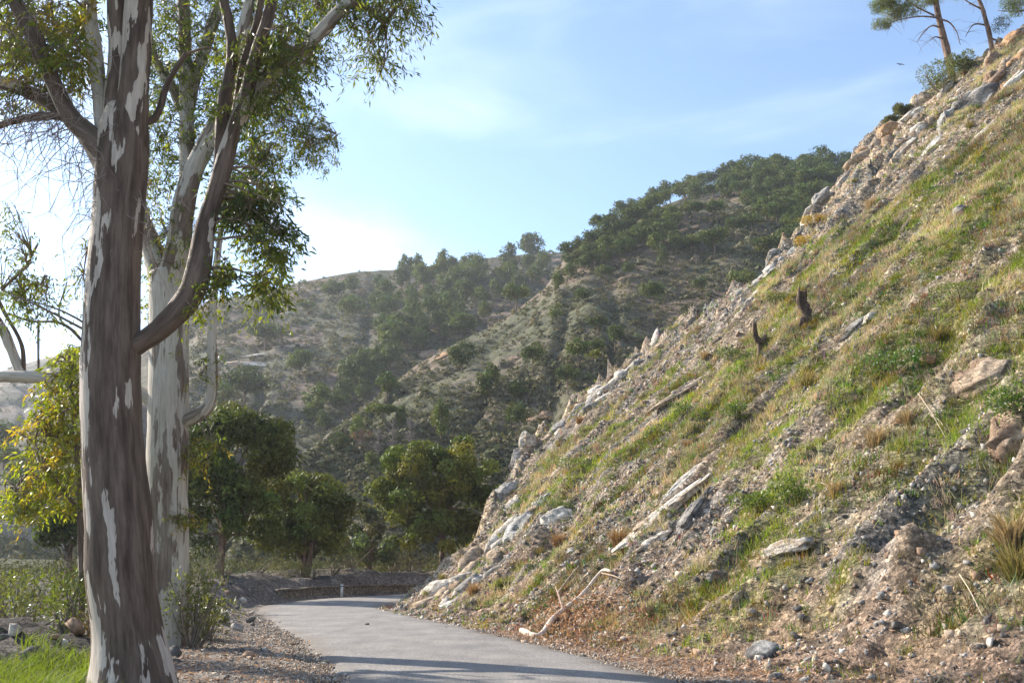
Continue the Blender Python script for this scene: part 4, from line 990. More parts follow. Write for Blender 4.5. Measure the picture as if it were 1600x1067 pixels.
for a in [(555, 423, 396, 30, 'umbrella', 'lone umbrella pine standing on the left skyline'), (725, 404, 373, 32, 'sparse', 'thin lone pine on the middle skyline'),
          (634, 440, 395, 30, 'round', 'left of the pine pair breaking the skyline'), (650, 441, 393, 28, 'tall', 'right of the pine pair breaking the skyline'), (693, 432, 387, 32, 'tall', 'dark pine at the skyline between lone pine and pair'),
          (808, 385, 355, 26, 'tall', 'first tall pine left of the skyline trio'), (850, 380, 350, 36, 'sparse', 'sparse pine in the skyline trio'), (826, 400, 362, 32, 'tall', 'lower pine in the skyline trio'),
          (882, 378, 340, 24, 'tall', 'slim pine at the notch in the skyline'), (415, 547, 504, 66, 'umbrella', 'wide dark pine on the bare left slope'), (380, 632, 574, 78, 'round', 'big dark round pine low on the left slope'),
          (345, 640, 600, 40, 'round', 'pine seen just right of the pale upright limb'), (481, 492, 470, 36, 'umbrella', 'small umbrella pine high on the left slope'), (522, 472, 436, 46, 'round', 'bushy pine upper left of the gully'),
          (551, 497, 460, 48, 'round', 'bushy pine below the lone skyline pine'), (430, 440, 418, 26, 'umbrella', 'faint pine on the left skyline beside the gum foliage'), (360, 462, 434, 34, 'umbrella', 'faint pine on the far left skyline'),
          (468, 590, 545, 50, 'round', 'dark pine in the middle of the left slope'), (548, 462, 428, 30, 'round', 'pale rounded pine just below the left skyline')]:
    hill_pine(*a, G_GUL)
def inside(poly, x, y):
    r = False; j = len(poly) - 1
    for i in range(len(poly)):
        (xi, yi), (xj, yj) = poly[i], poly[j]
        if (yi > y) != (yj > y) and x < (xj - xi) * (y - yi) / (yj - yi) + xi: r = not r
        j = i
    return r
def fill(poly, n, sep, hpx, wpx, kinds, label, group):
    xs, ys = [p[0] for p in poly], [p[1] for p in poly]; got = []; tries = 0
    while len(got) < n and tries < 6000:
        tries += 1; x, y = R.uniform(min(xs), max(xs)), R.uniform(min(ys), max(ys))
        if inside(poly, x, y) and all((x - a) ** 2 + ((y - b) * 1.7) ** 2 > sep ** 2 for a, b in got): got.append((x, y))
    for x, y in got:
        sc = R.uniform(.8, 1.25); ylo, yhi = min(b for a, b in got), max(b for a, b in got); u_ = (y - ylo) / (yhi - ylo + 1e-6)
        row = ['upper', 'middle', 'lower'][min(2, int(u_ * 3))]; hill_pine(x, y, y - hpx * sc, wpx * sc * R.uniform(.85, 1.15), kinds[R.integers(len(kinds))], label.replace('ROW', row), group)
fill([(925, 372), (1000, 336), (1100, 298), (1180, 272), (1250, 266), (1325, 266), (1318, 300), (1180, 306), (1050, 325), (960, 385)], 62, 15, 34, 36, ['umbrella', 'umbrella', 'tall', 'round'], 'pine in the ROW row crowding the hilltop ridge, # from the left', G_TOP)
fill([(1130, 312), (1310, 300), (1300, 335), (1270, 360), (1235, 400), (1215, 360), (1170, 330)], 26, 17, 36, 38, ['umbrella', 'round'], 'pine in the ROW row of the mass beside the bank crest, # from the left', G_TOP)
fill([(885, 410), (960, 380), (1050, 345), (1060, 400), (1000, 400), (930, 430), (890, 440)], 30, 18, 34, 34, ['umbrella', 'umbrella', 'round', 'tall'], 'pine in the ROW row on the hill\'s upper left flank, # from the left', G_TOP)
fill([(590, 450), (660, 432), (760, 425), (850, 400), (868, 440), (800, 492), (740, 520), (690, 545), (640, 560), (600, 540), (575, 490)], 52, 17, 40, 38, ['tall', 'round', 'tall'], 'dark pine in the ROW row filling the gully, # from the left', G_GUL)
fill([(480, 640), (540, 600), (590, 560), (625, 570), (600, 610), (545, 650), (500, 680)], 16, 20, 40, 42, ['round', 'tall'], 'dark pine in the ROW row low in the gully, # from the left', G_GUL)
fill([(0, 690), (130, 690), (130, 800), (0, 790)], 9, 30, 34, 46, ['round'], 'hazy dark pine far behind the yellow sapling, ROW row, # from the left', 'pines on the far left')
fill([(15, 590), (120, 560), (125, 600), (20, 610)], 6, 14, 16, 20, ['round'], 'tiny hazy pine on the farthest ridge, ROW row, # from the left', 'pines on the far left')
# dead and reddish trees on the spur foot
def dead_tree_me(k):
    g = np.random.default_rng(3000 + k); B = Bag()
    V, Fc = tube(catmull([(0, 0, -.05), (.02, 0, .4), (0, .02, 1)], 7), np.linspace(.03, .008, 7), 5); B.add(V, Fc, (.24, .2, .18))
    for q in range(46):
        z0 = g.uniform(.2, .85); a = g.uniform(0, 6.283); l = g.uniform(.2, .5) * (1.1 - z0 * .5)
        V, Fc = tube(catmull([(0, 0, z0), (math.cos(a) * l * .5, math.sin(a) * l * .5, z0 + .06), (math.cos(a) * l, math.sin(a) * l, z0 + g.uniform(.05, .25))], 4), np.linspace(.012, .005, 4), 3, cap=False); B.add(V, Fc, (.24, .2, .18))
    return B.mesh('branches', M_twig)
DEAD = [dead_tree_me(0), dead_tree_me(1)]
for i, (px, base, top, w, lab) in enumerate([(590, 715, 668, 44, 'bare grey dead tree in the clump at the spur foot, leftmost'), (612, 712, 655, 40, 'bare grey dead tree in the middle of the spur-foot clump'), (640, 700, 650, 34, 'bare grey dead tree at the right of the spur-foot clump'), (563, 705, 668, 30, 'reddish dead tree left of the bare grey clump'), (1088, 415, 395, 22, 'bare grey bush under the large dark umbrella pine')]):
    h = hill_hit(px, base); d = math.hypot(h[0][0], h[0][1]); r = thing('dead_tree', lab, 'dead tree', h[0], 'dead trees on the hill'); r.scale = (w * d / F_PX,) * 2 + ((base - top) * d / F_PX,)
    link('branches', DEAD[i % 2], r)
    if 'reddish' in lab:
        g = np.random.default_rng(77); C = np.column_stack([g.normal(0, .2, (10, 2)), g.uniform(.5, .95, 10)]); V, Fc, c = puff_crown(C, np.full(10, .15), 30, .07, (.26, .13, .08), g); link('withered_crown', make_mesh('withered_crown', V, Fc, c, False, M_scrub), r)

# scrub covering the hills
def scrub():
    Ps, Ns = [], []
    for _ in range(25500):
        px, py = R.uniform(270, 1340), R.uniform(250, 880)
        h = hill_hit(px, py)
        if h is None: continue
        Ps.append(h[0]); Ns.append(h[1])
    for _ in range(3000):
        h = hill_hit(R.uniform(-500, 150), R.uniform(500, 880))
        if h is not None: Ps.append(h[0]); Ns.append(h[1])
    P = np.array(Ps); dist = np.array(Ns); n = len(P); per = 11
    keep = fbm(P[:, 0] / 7, P[:, 1] / 9, seed=131, oct=2) + R.normal(0, .3, n) > -.65; P, dist = P[keep], dist[keep]; n = len(P)
    r = 1.12 * (R.gamma(2.2, .13, n) + .25) * np.clip(dist / 200, .75, 1.6)
    i = np.repeat(np.arange(n), per); D = unit(R.normal(size=(n * per, 3)) + [0, 0, .45]); D[:, 2] = np.abs(D[:, 2])
    Q = P[i] + D * r[i][:, None] * R.uniform(.6, 1.0, (n * per, 1)) * [1, 1, .8]
    V, Fc = leaf_quads(Q, unit(np.cross(D, R.normal(size=(n * per, 3)))), unit(D + R.normal(0, .35, (n * per, 3))), r[i] * .85, r[i] * .6)
    tone = np.array([[.1, .105, .05], [.14, .135, .072], [.16, .145, .085], [.18, .15, .095]])[R.integers(4, size=n)] * R.uniform(.75, 1.25, (n, 1))
    tag(link('hillside_scrub', make_mesh('hillside_scrub', V, Fc, np.repeat(tone[i], 4, 0), False, M_scrub)), 'low olive scrub covering the hillsides', kind='stuff')
scrub()
# red crags showing through the scrub
for i, (px, py, w, h, tone, lab) in enumerate([(1040, 335, 34, 16, 'rust', 'red-brown crag left of the paired dark pines'), (1070, 358, 22, 8, 'rust', 'red-brown rocks under the paired dark pines'), (690, 558, 22, 14, 'rust', 'reddish crag on the spur edge beside the bushy round pine'),
        (675, 553, 20, 12, 'brown', 'brown crag on the spur edge above the gully'), (845, 440, 18, 12, 'rust', 'red scar at the head of the spur'), (838, 655, 20, 12, 'rust', 'reddish crag right of the pine above the roadside'), (860, 650, 16, 12, 'brown', 'brown crag behind the lower crest rocks'),
        (800, 560, 18, 8, 'brown', 'brown rock band beside the free-standing pine'), (465, 540, 60, 9, 'tan', 'pale scree scar on the left slope'), (410, 570, 50, 9, 'pale', 'pale scree lower on the left slope'), (375, 560, 40, 7, 'pale', 'pale rocky streak beside the upright limb'), (455, 490, 16, 10, 'pale', 'pale crag on the upper left slope')]):
    hh = hill_hit(px, py); d = hh[1] / F_PX; V, Fc = rock_shape(3, 700 + i, 8, .35); c = rock_color(V, tone, 700 + i, 'brown')
    nv = unit(hh[3]) if hh[3][2] > 0 else -unit(hh[3]); u = unit(np.array([1, 0, .55]) - nv * np.dot([1, 0, .55], nv)) if tone in ('tan', 'pale') else unit(np.array([1., 0, 0]) - nv * nv[0]); v = np.cross(nv, u)
    W = V[:, :1] * u * w * d + V[:, 1:2] * v * h * d * 1.3 + V[:, 2:] * nv * h * d * .35
    tag(link('crag', make_mesh('crag', W, Fc, c, False, M_rock), None, hh[0]), lab, 'crag', 'crags on the hillsides')

# pines close to the bend
def big_pine(name, label, px, py, z, depth, top, crown, n, per, size, col, seed, limbs=16, lean=0, sparse=False, trunks=1):
    """crown: list of ellipsoids (px, py, half width px, half height px)"""
    g = np.random.default_rng(seed); b = at(px, py, depth); b[2] = float(ground_at(b[0], b[1])) - .05; k = depth / F_PX
    r = thing(name, label, 'pine tree', b, 'pines beside the road bend')
    C, Rr = [], []
    for (cx, cy, hw, hh) in crown:
        m = max(5, int(n * .6 * hw * hh / sum(q[2] * q[3] for q in crown))); D = unit(g.normal(size=(m, 3)) + [0, 0, .15]); q = g.uniform(.4, 1.05, m) ** .3
        c0 = at(cx, cy, depth) - b
        C.append(c0 + D * q[:, None] * np.array([hw * k, hw * k * .95, hh * k]) * .86); Rr.append(g.uniform(.4, .85, m) * (.65 if sparse else 1))
    C = np.vstack(C); Rr = np.concatenate(Rr); C[:, 2] = np.maximum(C[:, 2], .8)
    V, Fc, c = puff_crown(C, Rr, int(per * 1.25), size * 1.4, tuple(q * 1.3 for q in col), g, .68, .35, .45, .42, .45); link('crown', make_mesh('crown', V, Fc, c, False, M_pine), r)
    H = (py - top) * k
    for q in range(trunks):
        o = np.array([.35 * q, 0, 0]); P = catmull([o * .6 + [0, 0, -.2], o + [.04, 0, H * .3], o * 1.6 + [lean * .5, 0, H * .6], o * 2 + [lean, 0, H * .9]], 14)
        V, Fc = tube(P, np.linspace(.17 if trunks > 1 else .2, .05, 14), 9, .15, seed); link('trunk', make_mesh('trunk', V, Fc, None, True, M_pbark), r)
    for q in range(limbs):
        e = C[g.integers(len(C))]; z0 = min(g.uniform(.12, .7) * H, max(.5, e[2] - .2)); P = catmull([(0, 0, z0), e * [.45, .45, 0] + [0, 0, z0 * .55 + e[2] * .4], e], 9)
        V, Fc = tube(P, np.linspace(.065, .012, 9), 6, .1, seed + q); link('limb', make_mesh('limb', V, Fc, None, True, M_pbark), r)
    return r
big_pine('roadside_pine', 'tall dark pine right behind the gum trunks, leftmost at the bend', 342, 906, .8, 44, 650,
         [(365, 718, 96, 68), (330, 790, 75, 75), (412, 698, 52, 44), (300, 730, 45, 65), (400, 800, 50, 50), (360, 670, 60, 28)], 210, 190, .17, (.07, .086, .022), 1, 22)
big_pine('roadside_pine', 'round-crowned pine with twin trunks in the middle of the bend', 473, 893, 1, 52, 735,
         [(468, 785, 74, 48), (430, 830, 42, 36), (515, 800, 32, 42), (480, 845, 55, 22)], 150, 190, .17, (.08, .096, .024), 2, 20, trunks=2)
big_pine('roadside_pine', 'biggest roadside pine, its wide crown meeting the bank', 690, 900, 1, 60, 690,
         [(665, 745, 82, 56), (710, 735, 72, 48), (640, 790, 62, 42), (730, 790, 62, 60), (680, 840, 85, 36), (600, 775, 30, 28)], 250, 190, .19, (.085, .1, .024), 3, 22)
big_pine('roadside_pine', 'thin pale young pine between the round-crowned and the biggest pine', 575, 893, 1, 56, 785,
         [(575, 830, 34, 40), (585, 860, 40, 22), (560, 810, 20, 24)], 46, 90, .17, (.1, .11, .055), 4, 16, sparse=True)
big_pine('roadside_pine', 'small dark pine low behind the yellow sapling on the left', 110, 850, -1, 40, 775, [(110, 815, 28, 28), (90, 830, 22, 20)], 40, 130, .17, (.05, .075, .022), 5, 5)

# pines on the crest of the bank
def crest_pine(label, trunk, r0, limbs, puffs, seed, dead=24):
    g = np.random.default_rng(seed); H = slope_hit(trunk[0][0], trunk[0][1]); dep = H[1]; r = thing('crest_pine', label, 'pine tree', H, 'pines on top of the bank')
    P = catmull(at([p[0] for p in trunk], [p[1] for p in trunk], dep) - H, 30); P[0, 2] -= .4
    V, Fc = tube(P, np.linspace(r0, r0 * .45, 30), 10, .12, seed); link('trunk', make_mesh('trunk', V, Fc, None, True, M_pbark), r)
    pts = []
    for L_ in limbs:
        off = g.normal(0, .6); Q = at([p[0] for p in L_], [p[1] for p in L_], dep) - H; Q[:, 1] += np.linspace(0, off, len(L_)); Q = catmull(Q, 14); pts.append(Q)
        V, Fc = tube(Q, np.linspace(.07, .018, 14), 6, .1, seed); link('limb', make_mesh('limb', V, Fc, None, True, M_pbark), r)
    B = Bag()
    for q in range(dead * 3):
        Q = pts[g.integers(len(pts))]; a = Q[g.integers(4, 14)]; d = unit(g.normal(size=3) * [1, .8, .5] - [.1, 0, .5]) * g.uniform(.4, 1.3)
        V, Fc = tube(catmull([a, a + d * .5 + g.normal(0, .07, 3), a + d + [0, 0, -.15]], 5), np.linspace(.014, .005, 5), 3, cap=False); B.add(V, Fc, (.2, .15, .13))
    tag(link('dead_twigs', B.mesh('dead_twigs', M_twig), r), kind='stuff')
    C = []; Rr = []
    for (cx, cy, hw, hh, m) in puffs:
        k = dep / F_PX; c0 = at(cx, cy, dep) - H; D = unit(g.normal(size=(m, 3))) * g.uniform(.2, 1, (m, 1)); C.append(c0 + D * np.array([hw * k, hw * k * .8, hh * k])); Rr.append(g.uniform(.25, .5, m))
    V, Fc, c = puff_crown(np.vstack(C), np.concatenate(Rr), 120, .2, (.14, .165, .055), g, .7, .7, .1, .14); link('crown', make_mesh('crown', V, Fc, c, False, M_pine), r)
crest_pine('leaning pine with bare reddish trunk on the crest of the bank', [(1488, 120), (1480, 82), (1470, 42), (1462, 2), (1452, -60), (1447, -140)], .27,
           [[(1463, 28), (1440, 26), (1410, 30), (1385, 38)], [(1460, 25), (1435, 8), (1410, -12), (1395, -20)], [(1466, 30), (1485, 32), (1500, 45), (1508, 62)], [(1472, 45), (1455, 42), (1440, 55), (1430, 70)], [(1460, 0), (1475, -20), (1490, -60)], [(1475, 62), (1460, 60), (1450, 68)], [(1455, -40), (1420, -60), (1390, -70)]],
           [(1385, 5, 30, 16, 30), (1378, 40, 18, 8, 10), (1420, 12, 26, 12, 18), (1395, 25, 24, 10, 12), (1450, 5, 22, 12, 10), (1410, -30, 50, 30, 30), (1450, -90, 80, 50, 50), (1490, -60, 50, 30, 24), (1500, -10, 20, 12, 6)], 11)
crest_pine('thin dark-trunked pine on the crest behind the tan boulder', [(1551, 84), (1545, 50), (1535, 15), (1527, -10), (1515, -70), (1508, -130)], .17,
           [[(1534, 15), (1515, 5), (1500, -5)], [(1543, 40), (1525, 35), (1515, 50)], [(1548, 60), (1560, 62), (1566, 72)], [(1530, 0), (1545, -12), (1560, -30)]], [(1515, -80, 60, 40, 40), (1500, -25, 25, 12, 8), (1562, 38, 12, 14, 5)], 12, 16)
crest_pine('pine at the top right corner reaching in with one green bough', [(1640, 20), (1640, -20), (1638, -80), (1636, -140)], .2,
           [[(1640, 0), (1615, 10), (1590, 8), (1572, 2)], [(1640, 18), (1618, 22), (1596, 22), (1580, 18)], [(1640, -40), (1610, -50), (1585, -60)]], [(1585, 5, 20, 10, 10), (1590, 18, 14, 5, 4), (1620, -60, 60, 40, 40)], 13, 8)

# ------------------------------------------------------------------ the gum trees in front
def limb_part(root, base, pts, depth, name='limb', mat=None, n=40, sides=14, rough=.1, seed=0, flare=0, store=None):
    """pts: (px, py, half width px); depth: one value or one per point"""
    pts = list(pts)
    if len(pts) > 2 and (pts[-1][1] < 12 or pts[-1][0] < -25):      # carry the limb on to its tip beyond the picture
        (xa, ya, _), (xb, yb, wb) = pts[-2], pts[-1]; q = 95 / max(1, math.hypot(xb - xa, yb - ya)); dx_, dy_ = (xb - xa) * q, (yb - ya) * q
        pts += [(xb + dx_, yb + dy_ - 10, wb * .72), (xb + dx_ * 1.9, yb + dy_ * 1.9 - 30, wb * .45), (xb + dx_ * 2.6, yb + dy_ * 2.7 - 55, wb * .15)]
    a = np.array(pts, float); dp = np.interp(np.linspace(0, 1, len(a)), np.linspace(0, 1, np.size(depth)), np.atleast_1d(depth))
    Q = catmull(np.column_stack([at(a[:, 0], a[:, 1], dp), a[:, 2] * dp / F_PX]), n)
    if store is not None: store.append(Q[:, :3].copy())
    P, rr = Q[:, :3] - base, np.maximum(Q[:, 3], .004)
    V, Fc = tube(P, rr, sides, rough, seed, True)
    if flare:
        z = V[:, 2]; w_ = np.clip(1 - z / 1.0, 0, 1.2) ** 2; ctr = np.repeat(P, sides, 0); ang = np.tile(np.arange(sides), len(P)) * 2 * np.pi / sides
        m_ = len(ctr); V[:m_] = ctr + (V[:m_] - ctr) * (1 + flare * w_[:m_, None] * (.6 + .5 * np.cos(ang * 4 + seed) [:, None]))
    me = make_mesh(name, V, Fc, None, True, mat); an = np.tile(np.arange(sides), len(P)) * 2 * np.pi / sides
    ln_ = np.concatenate([[0], np.cumsum(np.linalg.norm(np.diff(P, axis=0), axis=1))]); rb = float(rr.mean())
    bk = np.zeros((len(V), 3), np.float32); bk[:len(an)] = np.column_stack([np.cos(an) * rb + seed * .37, np.sin(an) * rb, np.repeat(ln_, sides)])
    me.attributes.new('bark', 'FLOAT_VECTOR', 'POINT').data.foreach_set('vector', bk.ravel())
    return link(name, me, root)

def droop_leaves(tips, per, ln, wd, cols, g, length=.5):
    """hanging sprigs: a thin twig from each tip with narrow leaves along it"""
    m = len(tips); d0 = unit(g.normal(size=(m, 3)) * [1, 1, .35] - [0, 0, .15]); T = Bag()
    i = np.repeat(np.arange(m), per); u = g.uniform(.1, 1, m * per); L_ = length * g.uniform(.6, 1.3, m)
    P = tips[i] + d0[i] * (u * L_[i])[:, None] + np.array([0, 0, -.55]) * (u ** 2 * L_[i])[:, None] + g.normal(0, .03, (m * per, 3))
    D = unit(d0[i] * .5 + g.normal(0, .55, (m * per, 3)) - [0, 0, .75])
    V, Fc = leaf_quads(P, D, unit(g.normal(size=(m * per, 3)) * [1, 1, .5]), ln * g.uniform(.6, 1.25, m * per), wd * g.uniform(.7, 1.25, m * per), .15)
    pal = np.array(cols); c = pal[g.integers(len(pal), size=m)][i] * g.uniform(.7, 1.3, (m * per, 1))
    return V, Fc, np.repeat(np.clip(c, .005, 1), 4, 0), d0, L_

def gum_foliage(root, base, regions, samples, g, mat_twig, hub_every=7, dens=1.0, skip=0):
    LV = Bag(); TW = Bag(); S = np.vstack(samples[skip:])
    for (poly, nspr, d_lo, d_hi, per, ln, wd, cols, length) in regions:
        nspr = int(nspr * dens)
        xs, ys = [p[0] for p in poly], [p[1] for p in poly]; tips = []
        while len(tips) < nspr:
            x, y = g.uniform(min(xs), max(xs)), g.uniform(min(ys), max(ys))
            if inside(poly, x, y): tips.append(at(x, y, g.uniform(d_lo, d_hi)))
        tips = np.array(tips); V, Fc, c, d0, L_ = droop_leaves(tips, per, ln, wd, cols, g, length); LV.add(V - base, Fc, c)
        hubs = tips[::hub_every]
        for hk, h in enumerate(hubs):                               # branchlet from the nearest limb, or from the hub before it
            j = ((S - h) ** 2 * [1, .35, 1]).sum(1).argmin(); a = S[j]
            if hk and ((a - h) ** 2).sum() > 1.0: a = hubs[((hubs[:hk] - h) ** 2).sum(1).argmin()]
            mid = (a + h) / 2 + [0, 0, .12] + g.normal(0, .08, 3)
            V, Fc = tube(catmull([a, mid, h], 8) - base, np.linspace(.022, .007, 8), 5, cap=False); TW.add(V, Fc, (.2, .15, .11))
        for t_, dd, l_ in zip(tips, d0, L_):
            h = hubs[((hubs - t_) ** 2).sum(1).argmin()]
            V, Fc = tube(catmull([h, (h + t_) / 2 + [0, 0, .05], t_, t_ + dd * l_ + [0, 0, -.55 * l_]], 7) - base, np.linspace(.007, .002, 7), 3, cap=False); TW.add(V, Fc, (.22, .16, .1))
    link('foliage', LV.mesh('foliage', M_leaf), root); tag(link('branchlets', TW.mesh('branchlets', M_twig), root), kind='stuff')

YG = [(.2, .22, .03), (.15, .18, .03), (.22, .22, .035), (.1, .14, .03), (.26, .2, .045)]
DG = [(.08, .11, .028), (.115, .145, .03), (.065, .09, .026), (.16, .18, .035)]
D1 = 11.4
b1 = on_level(207, 1095, 0.0); D1 = b1[1]
t1 = thing('eucalyptus_tree', 'nearest gum tree with thick brown trunk and peeling cream bark patches', 'eucalyptus', (b1[0], b1[1], 0), 'gum trees in front')
g1 = np.random.default_rng(41); s1 = []; B1 = np.array([b1[0], b1[1], 0])
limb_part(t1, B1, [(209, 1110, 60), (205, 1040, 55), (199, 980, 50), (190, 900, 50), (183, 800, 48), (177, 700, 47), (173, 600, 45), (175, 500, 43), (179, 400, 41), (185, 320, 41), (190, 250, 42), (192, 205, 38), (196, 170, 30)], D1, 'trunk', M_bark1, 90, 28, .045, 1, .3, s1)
for pts, dp, m in [([(168, 250, 17), (160, 190, 14), (152, 110, 12), (143, 40, 12), (138, -40, 11)], [D1, D1 + .3], M_bark2),
                   ([(178, 235, 22), (180, 170, 19), (185, 90, 17), (184, 10, 17), (182, -60, 15)], [D1, D1 - .1], M_bark1),
                   ([(203, 240, 30), (208, 170, 27), (213, 90, 25), (218, 10, 24), (222, -70, 22)], [D1, D1 - .3], M_bark1),
                   ([(172, 262, 24), (140, 215, 19), (108, 180, 15), (75, 110, 14), (50, 50, 14), (18, -8, 13), (-10, -50, 12)], [D1, D1 - .6], M_bark1),
                   ([(165, 250, 18), (120, 195, 14), (75, 160, 12), (40, 142, 12), (0, 128, 11), (-60, 105, 10)], [D1, D1 + .9], M_bark1),
                   ([(170, 225, 10), (120, 188, 8), (70, 182, 7), (20, 190, 6), (-30, 205, 5)], [D1, D1 + .3], M_bark1),
                   ([(193, 548, 20), (225, 532, 17), (263, 503, 18), (297, 462, 20), (312, 415, 19), (322, 345, 16), (345, 275, 15), (362, 210, 13), (384, 150, 12), (400, 85, 11), (418, 30, 10), (432, -40, 9)], [D1, D1 + .2], M_bark1),
                   ([(340, 290, 11), (346, 225, 12), (350, 160, 11), (362, 90, 10), (358, 40, 9), (345, -20, 8)], [D1 + .15, D1 - .2], M_bark1),
                   ([(362, 225, 8), (372, 150, 7), (380, 100, 7), (402, 30, 6), (410, -30, 6)], [D1 + .15, D1 + .5], M_bark1),
                   ([(372, 190, 12), (400, 140, 14), (440, 102, 13), (490, 60, 12), (540, 8, 11), (580, -40, 9)], [D1 + .2, D1 + 1.2], M_bark2),
                   ([(218, 195, 7), (245, 180, 6), (262, 130, 5), (290, 85, 4)], [D1, D1 + .4], M_bark1), ([(540, 8, 6), (575, 12, 5), (600, 40, 3)], [D1 + 1.1, D1 + 1.3], M_bark1)]:
    par = t1 if len(s1) < 8 or len(s1) == 11 else LIMB1
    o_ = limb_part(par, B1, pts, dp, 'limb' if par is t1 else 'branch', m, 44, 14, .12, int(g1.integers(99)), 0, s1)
    if len(s1) == 8: LIMB1 = o_
gum_foliage(t1, B1, [
    ([(-130, -320), (560, -330), (640, -20), (-130, -5)], 130, D1 - 1.6, D1 + 2.4, 16, .13, .034, DG + YG[:2], .5), ([(-260, -160), (-5, -160), (-5, 120), (-200, 170)], 42, D1 - .8, D1 + 2.2, 15, .12, .032, YG[:4] + DG, .45),
    ([(0, 0), (150, 0), (145, 70), (120, 130), (60, 90), (0, 110)], 85, D1 - .6, D1 + 1.8, 15, .12, .03, YG, .4), ([(0, 60), (110, 90), (140, 150), (60, 165), (0, 175)], 22, D1, D1 + 1.5, 13, .11, .03, YG + DG, .35),
    ([(0, 300), (35, 320), (60, 420), (0, 470)], 12, D1, D1 + 1, 12, .10, .022, DG, .4), ([(10, 425), (80, 430), (85, 495), (15, 500)], 16, D1, D1 + 1, 14, .09, .022, DG + YG[:2], .3), ([(110, 370), (140, 370), (138, 500), (112, 480)], 6, D1 + .5, D1 + 1, 8, .09, .02, YG, .3),
    ([(345, 60), (470, 30), (500, 90), (430, 160), (390, 200), (350, 180)], 70, D1 - .3, D1 + 1.2, 16, .11, .027, DG, .4), ([(470, -20), (650, -20), (640, 20), (560, 30), (500, 30)], 34, D1 + .6, D1 + 1.6, 15, .12, .024, DG, .5),
    ([(540, 20), (618, 20), (612, 100), (590, 118), (560, 80)], 18, D1 + 1, D1 + 1.5, 14, .12, .024, DG, .45), ([(625, -10), (652, -10), (650, 15), (630, 30)], 5, D1 + 1, D1 + 1.5, 14, .12, .024, DG, .4),
    ([(330, 300), (400, 270), (440, 300), (450, 350), (400, 360), (345, 340)], 34, D1, D1 + 1, 16, .12, .03, [(.05, .07, .025), (.06, .085, .026)], .4), ([(385, 350), (450, 350), (450, 395), (430, 470), (398, 470)], 30, D1, D1 + .8, 16, .12, .028, DG + YG[:3], .4),
    ([(330, 420), (360, 400), (372, 450), (345, 470)], 8, D1, D1 + .5, 12, .12, .03, DG, .3), ([(290, 440), (330, 400), (335, 470), (300, 500)], 7, D1 - .2, D1 + .3, 10, .1, .03, YG, .25)], s1, g1, M_twig, 12, 3.9, 1)
# tangle of dead twigs on the left limbs
TWB = Bag(); S = np.vstack(s1[4:7] + [s1[0][62:76]])
for q in range(320):
    a = S[g1.integers(len(S))] + g1.normal(0, .05, 3); p = [a]; d = unit(g1.normal(size=3) * [1, .7, .5] - [.15, .2, .1]); l = g1.uniform(.12, .26)
    for k in range(6): d = unit(d + g1.normal(0, .42, 3) - [0, 0, .22]); p.append(p[-1] + d * l)
    V, Fc = tube(catmull(p, 12) - B1, np.linspace(.0075, .003, 12), 3, cap=False); TWB.add(V, Fc, (.3, .24, .21))
    for k in range(2):
        b = p[g1.integers(2, 6)]; d2 = unit(g1.normal(size=3) - [0, 0, .3]) * l * 1.6; V, Fc = tube(catmull([b, b + d2 * .5 + g1.normal(0, .03, 3), b + d2 + [0, 0, -.05]], 5) - B1, np.linspace(.0035, .0018, 5), 3, cap=False); TWB.add(V, Fc, (.3, .24, .21))
tag(link('dead_twigs', TWB.mesh('dead_twigs', M_twig), t1), kind='stuff')

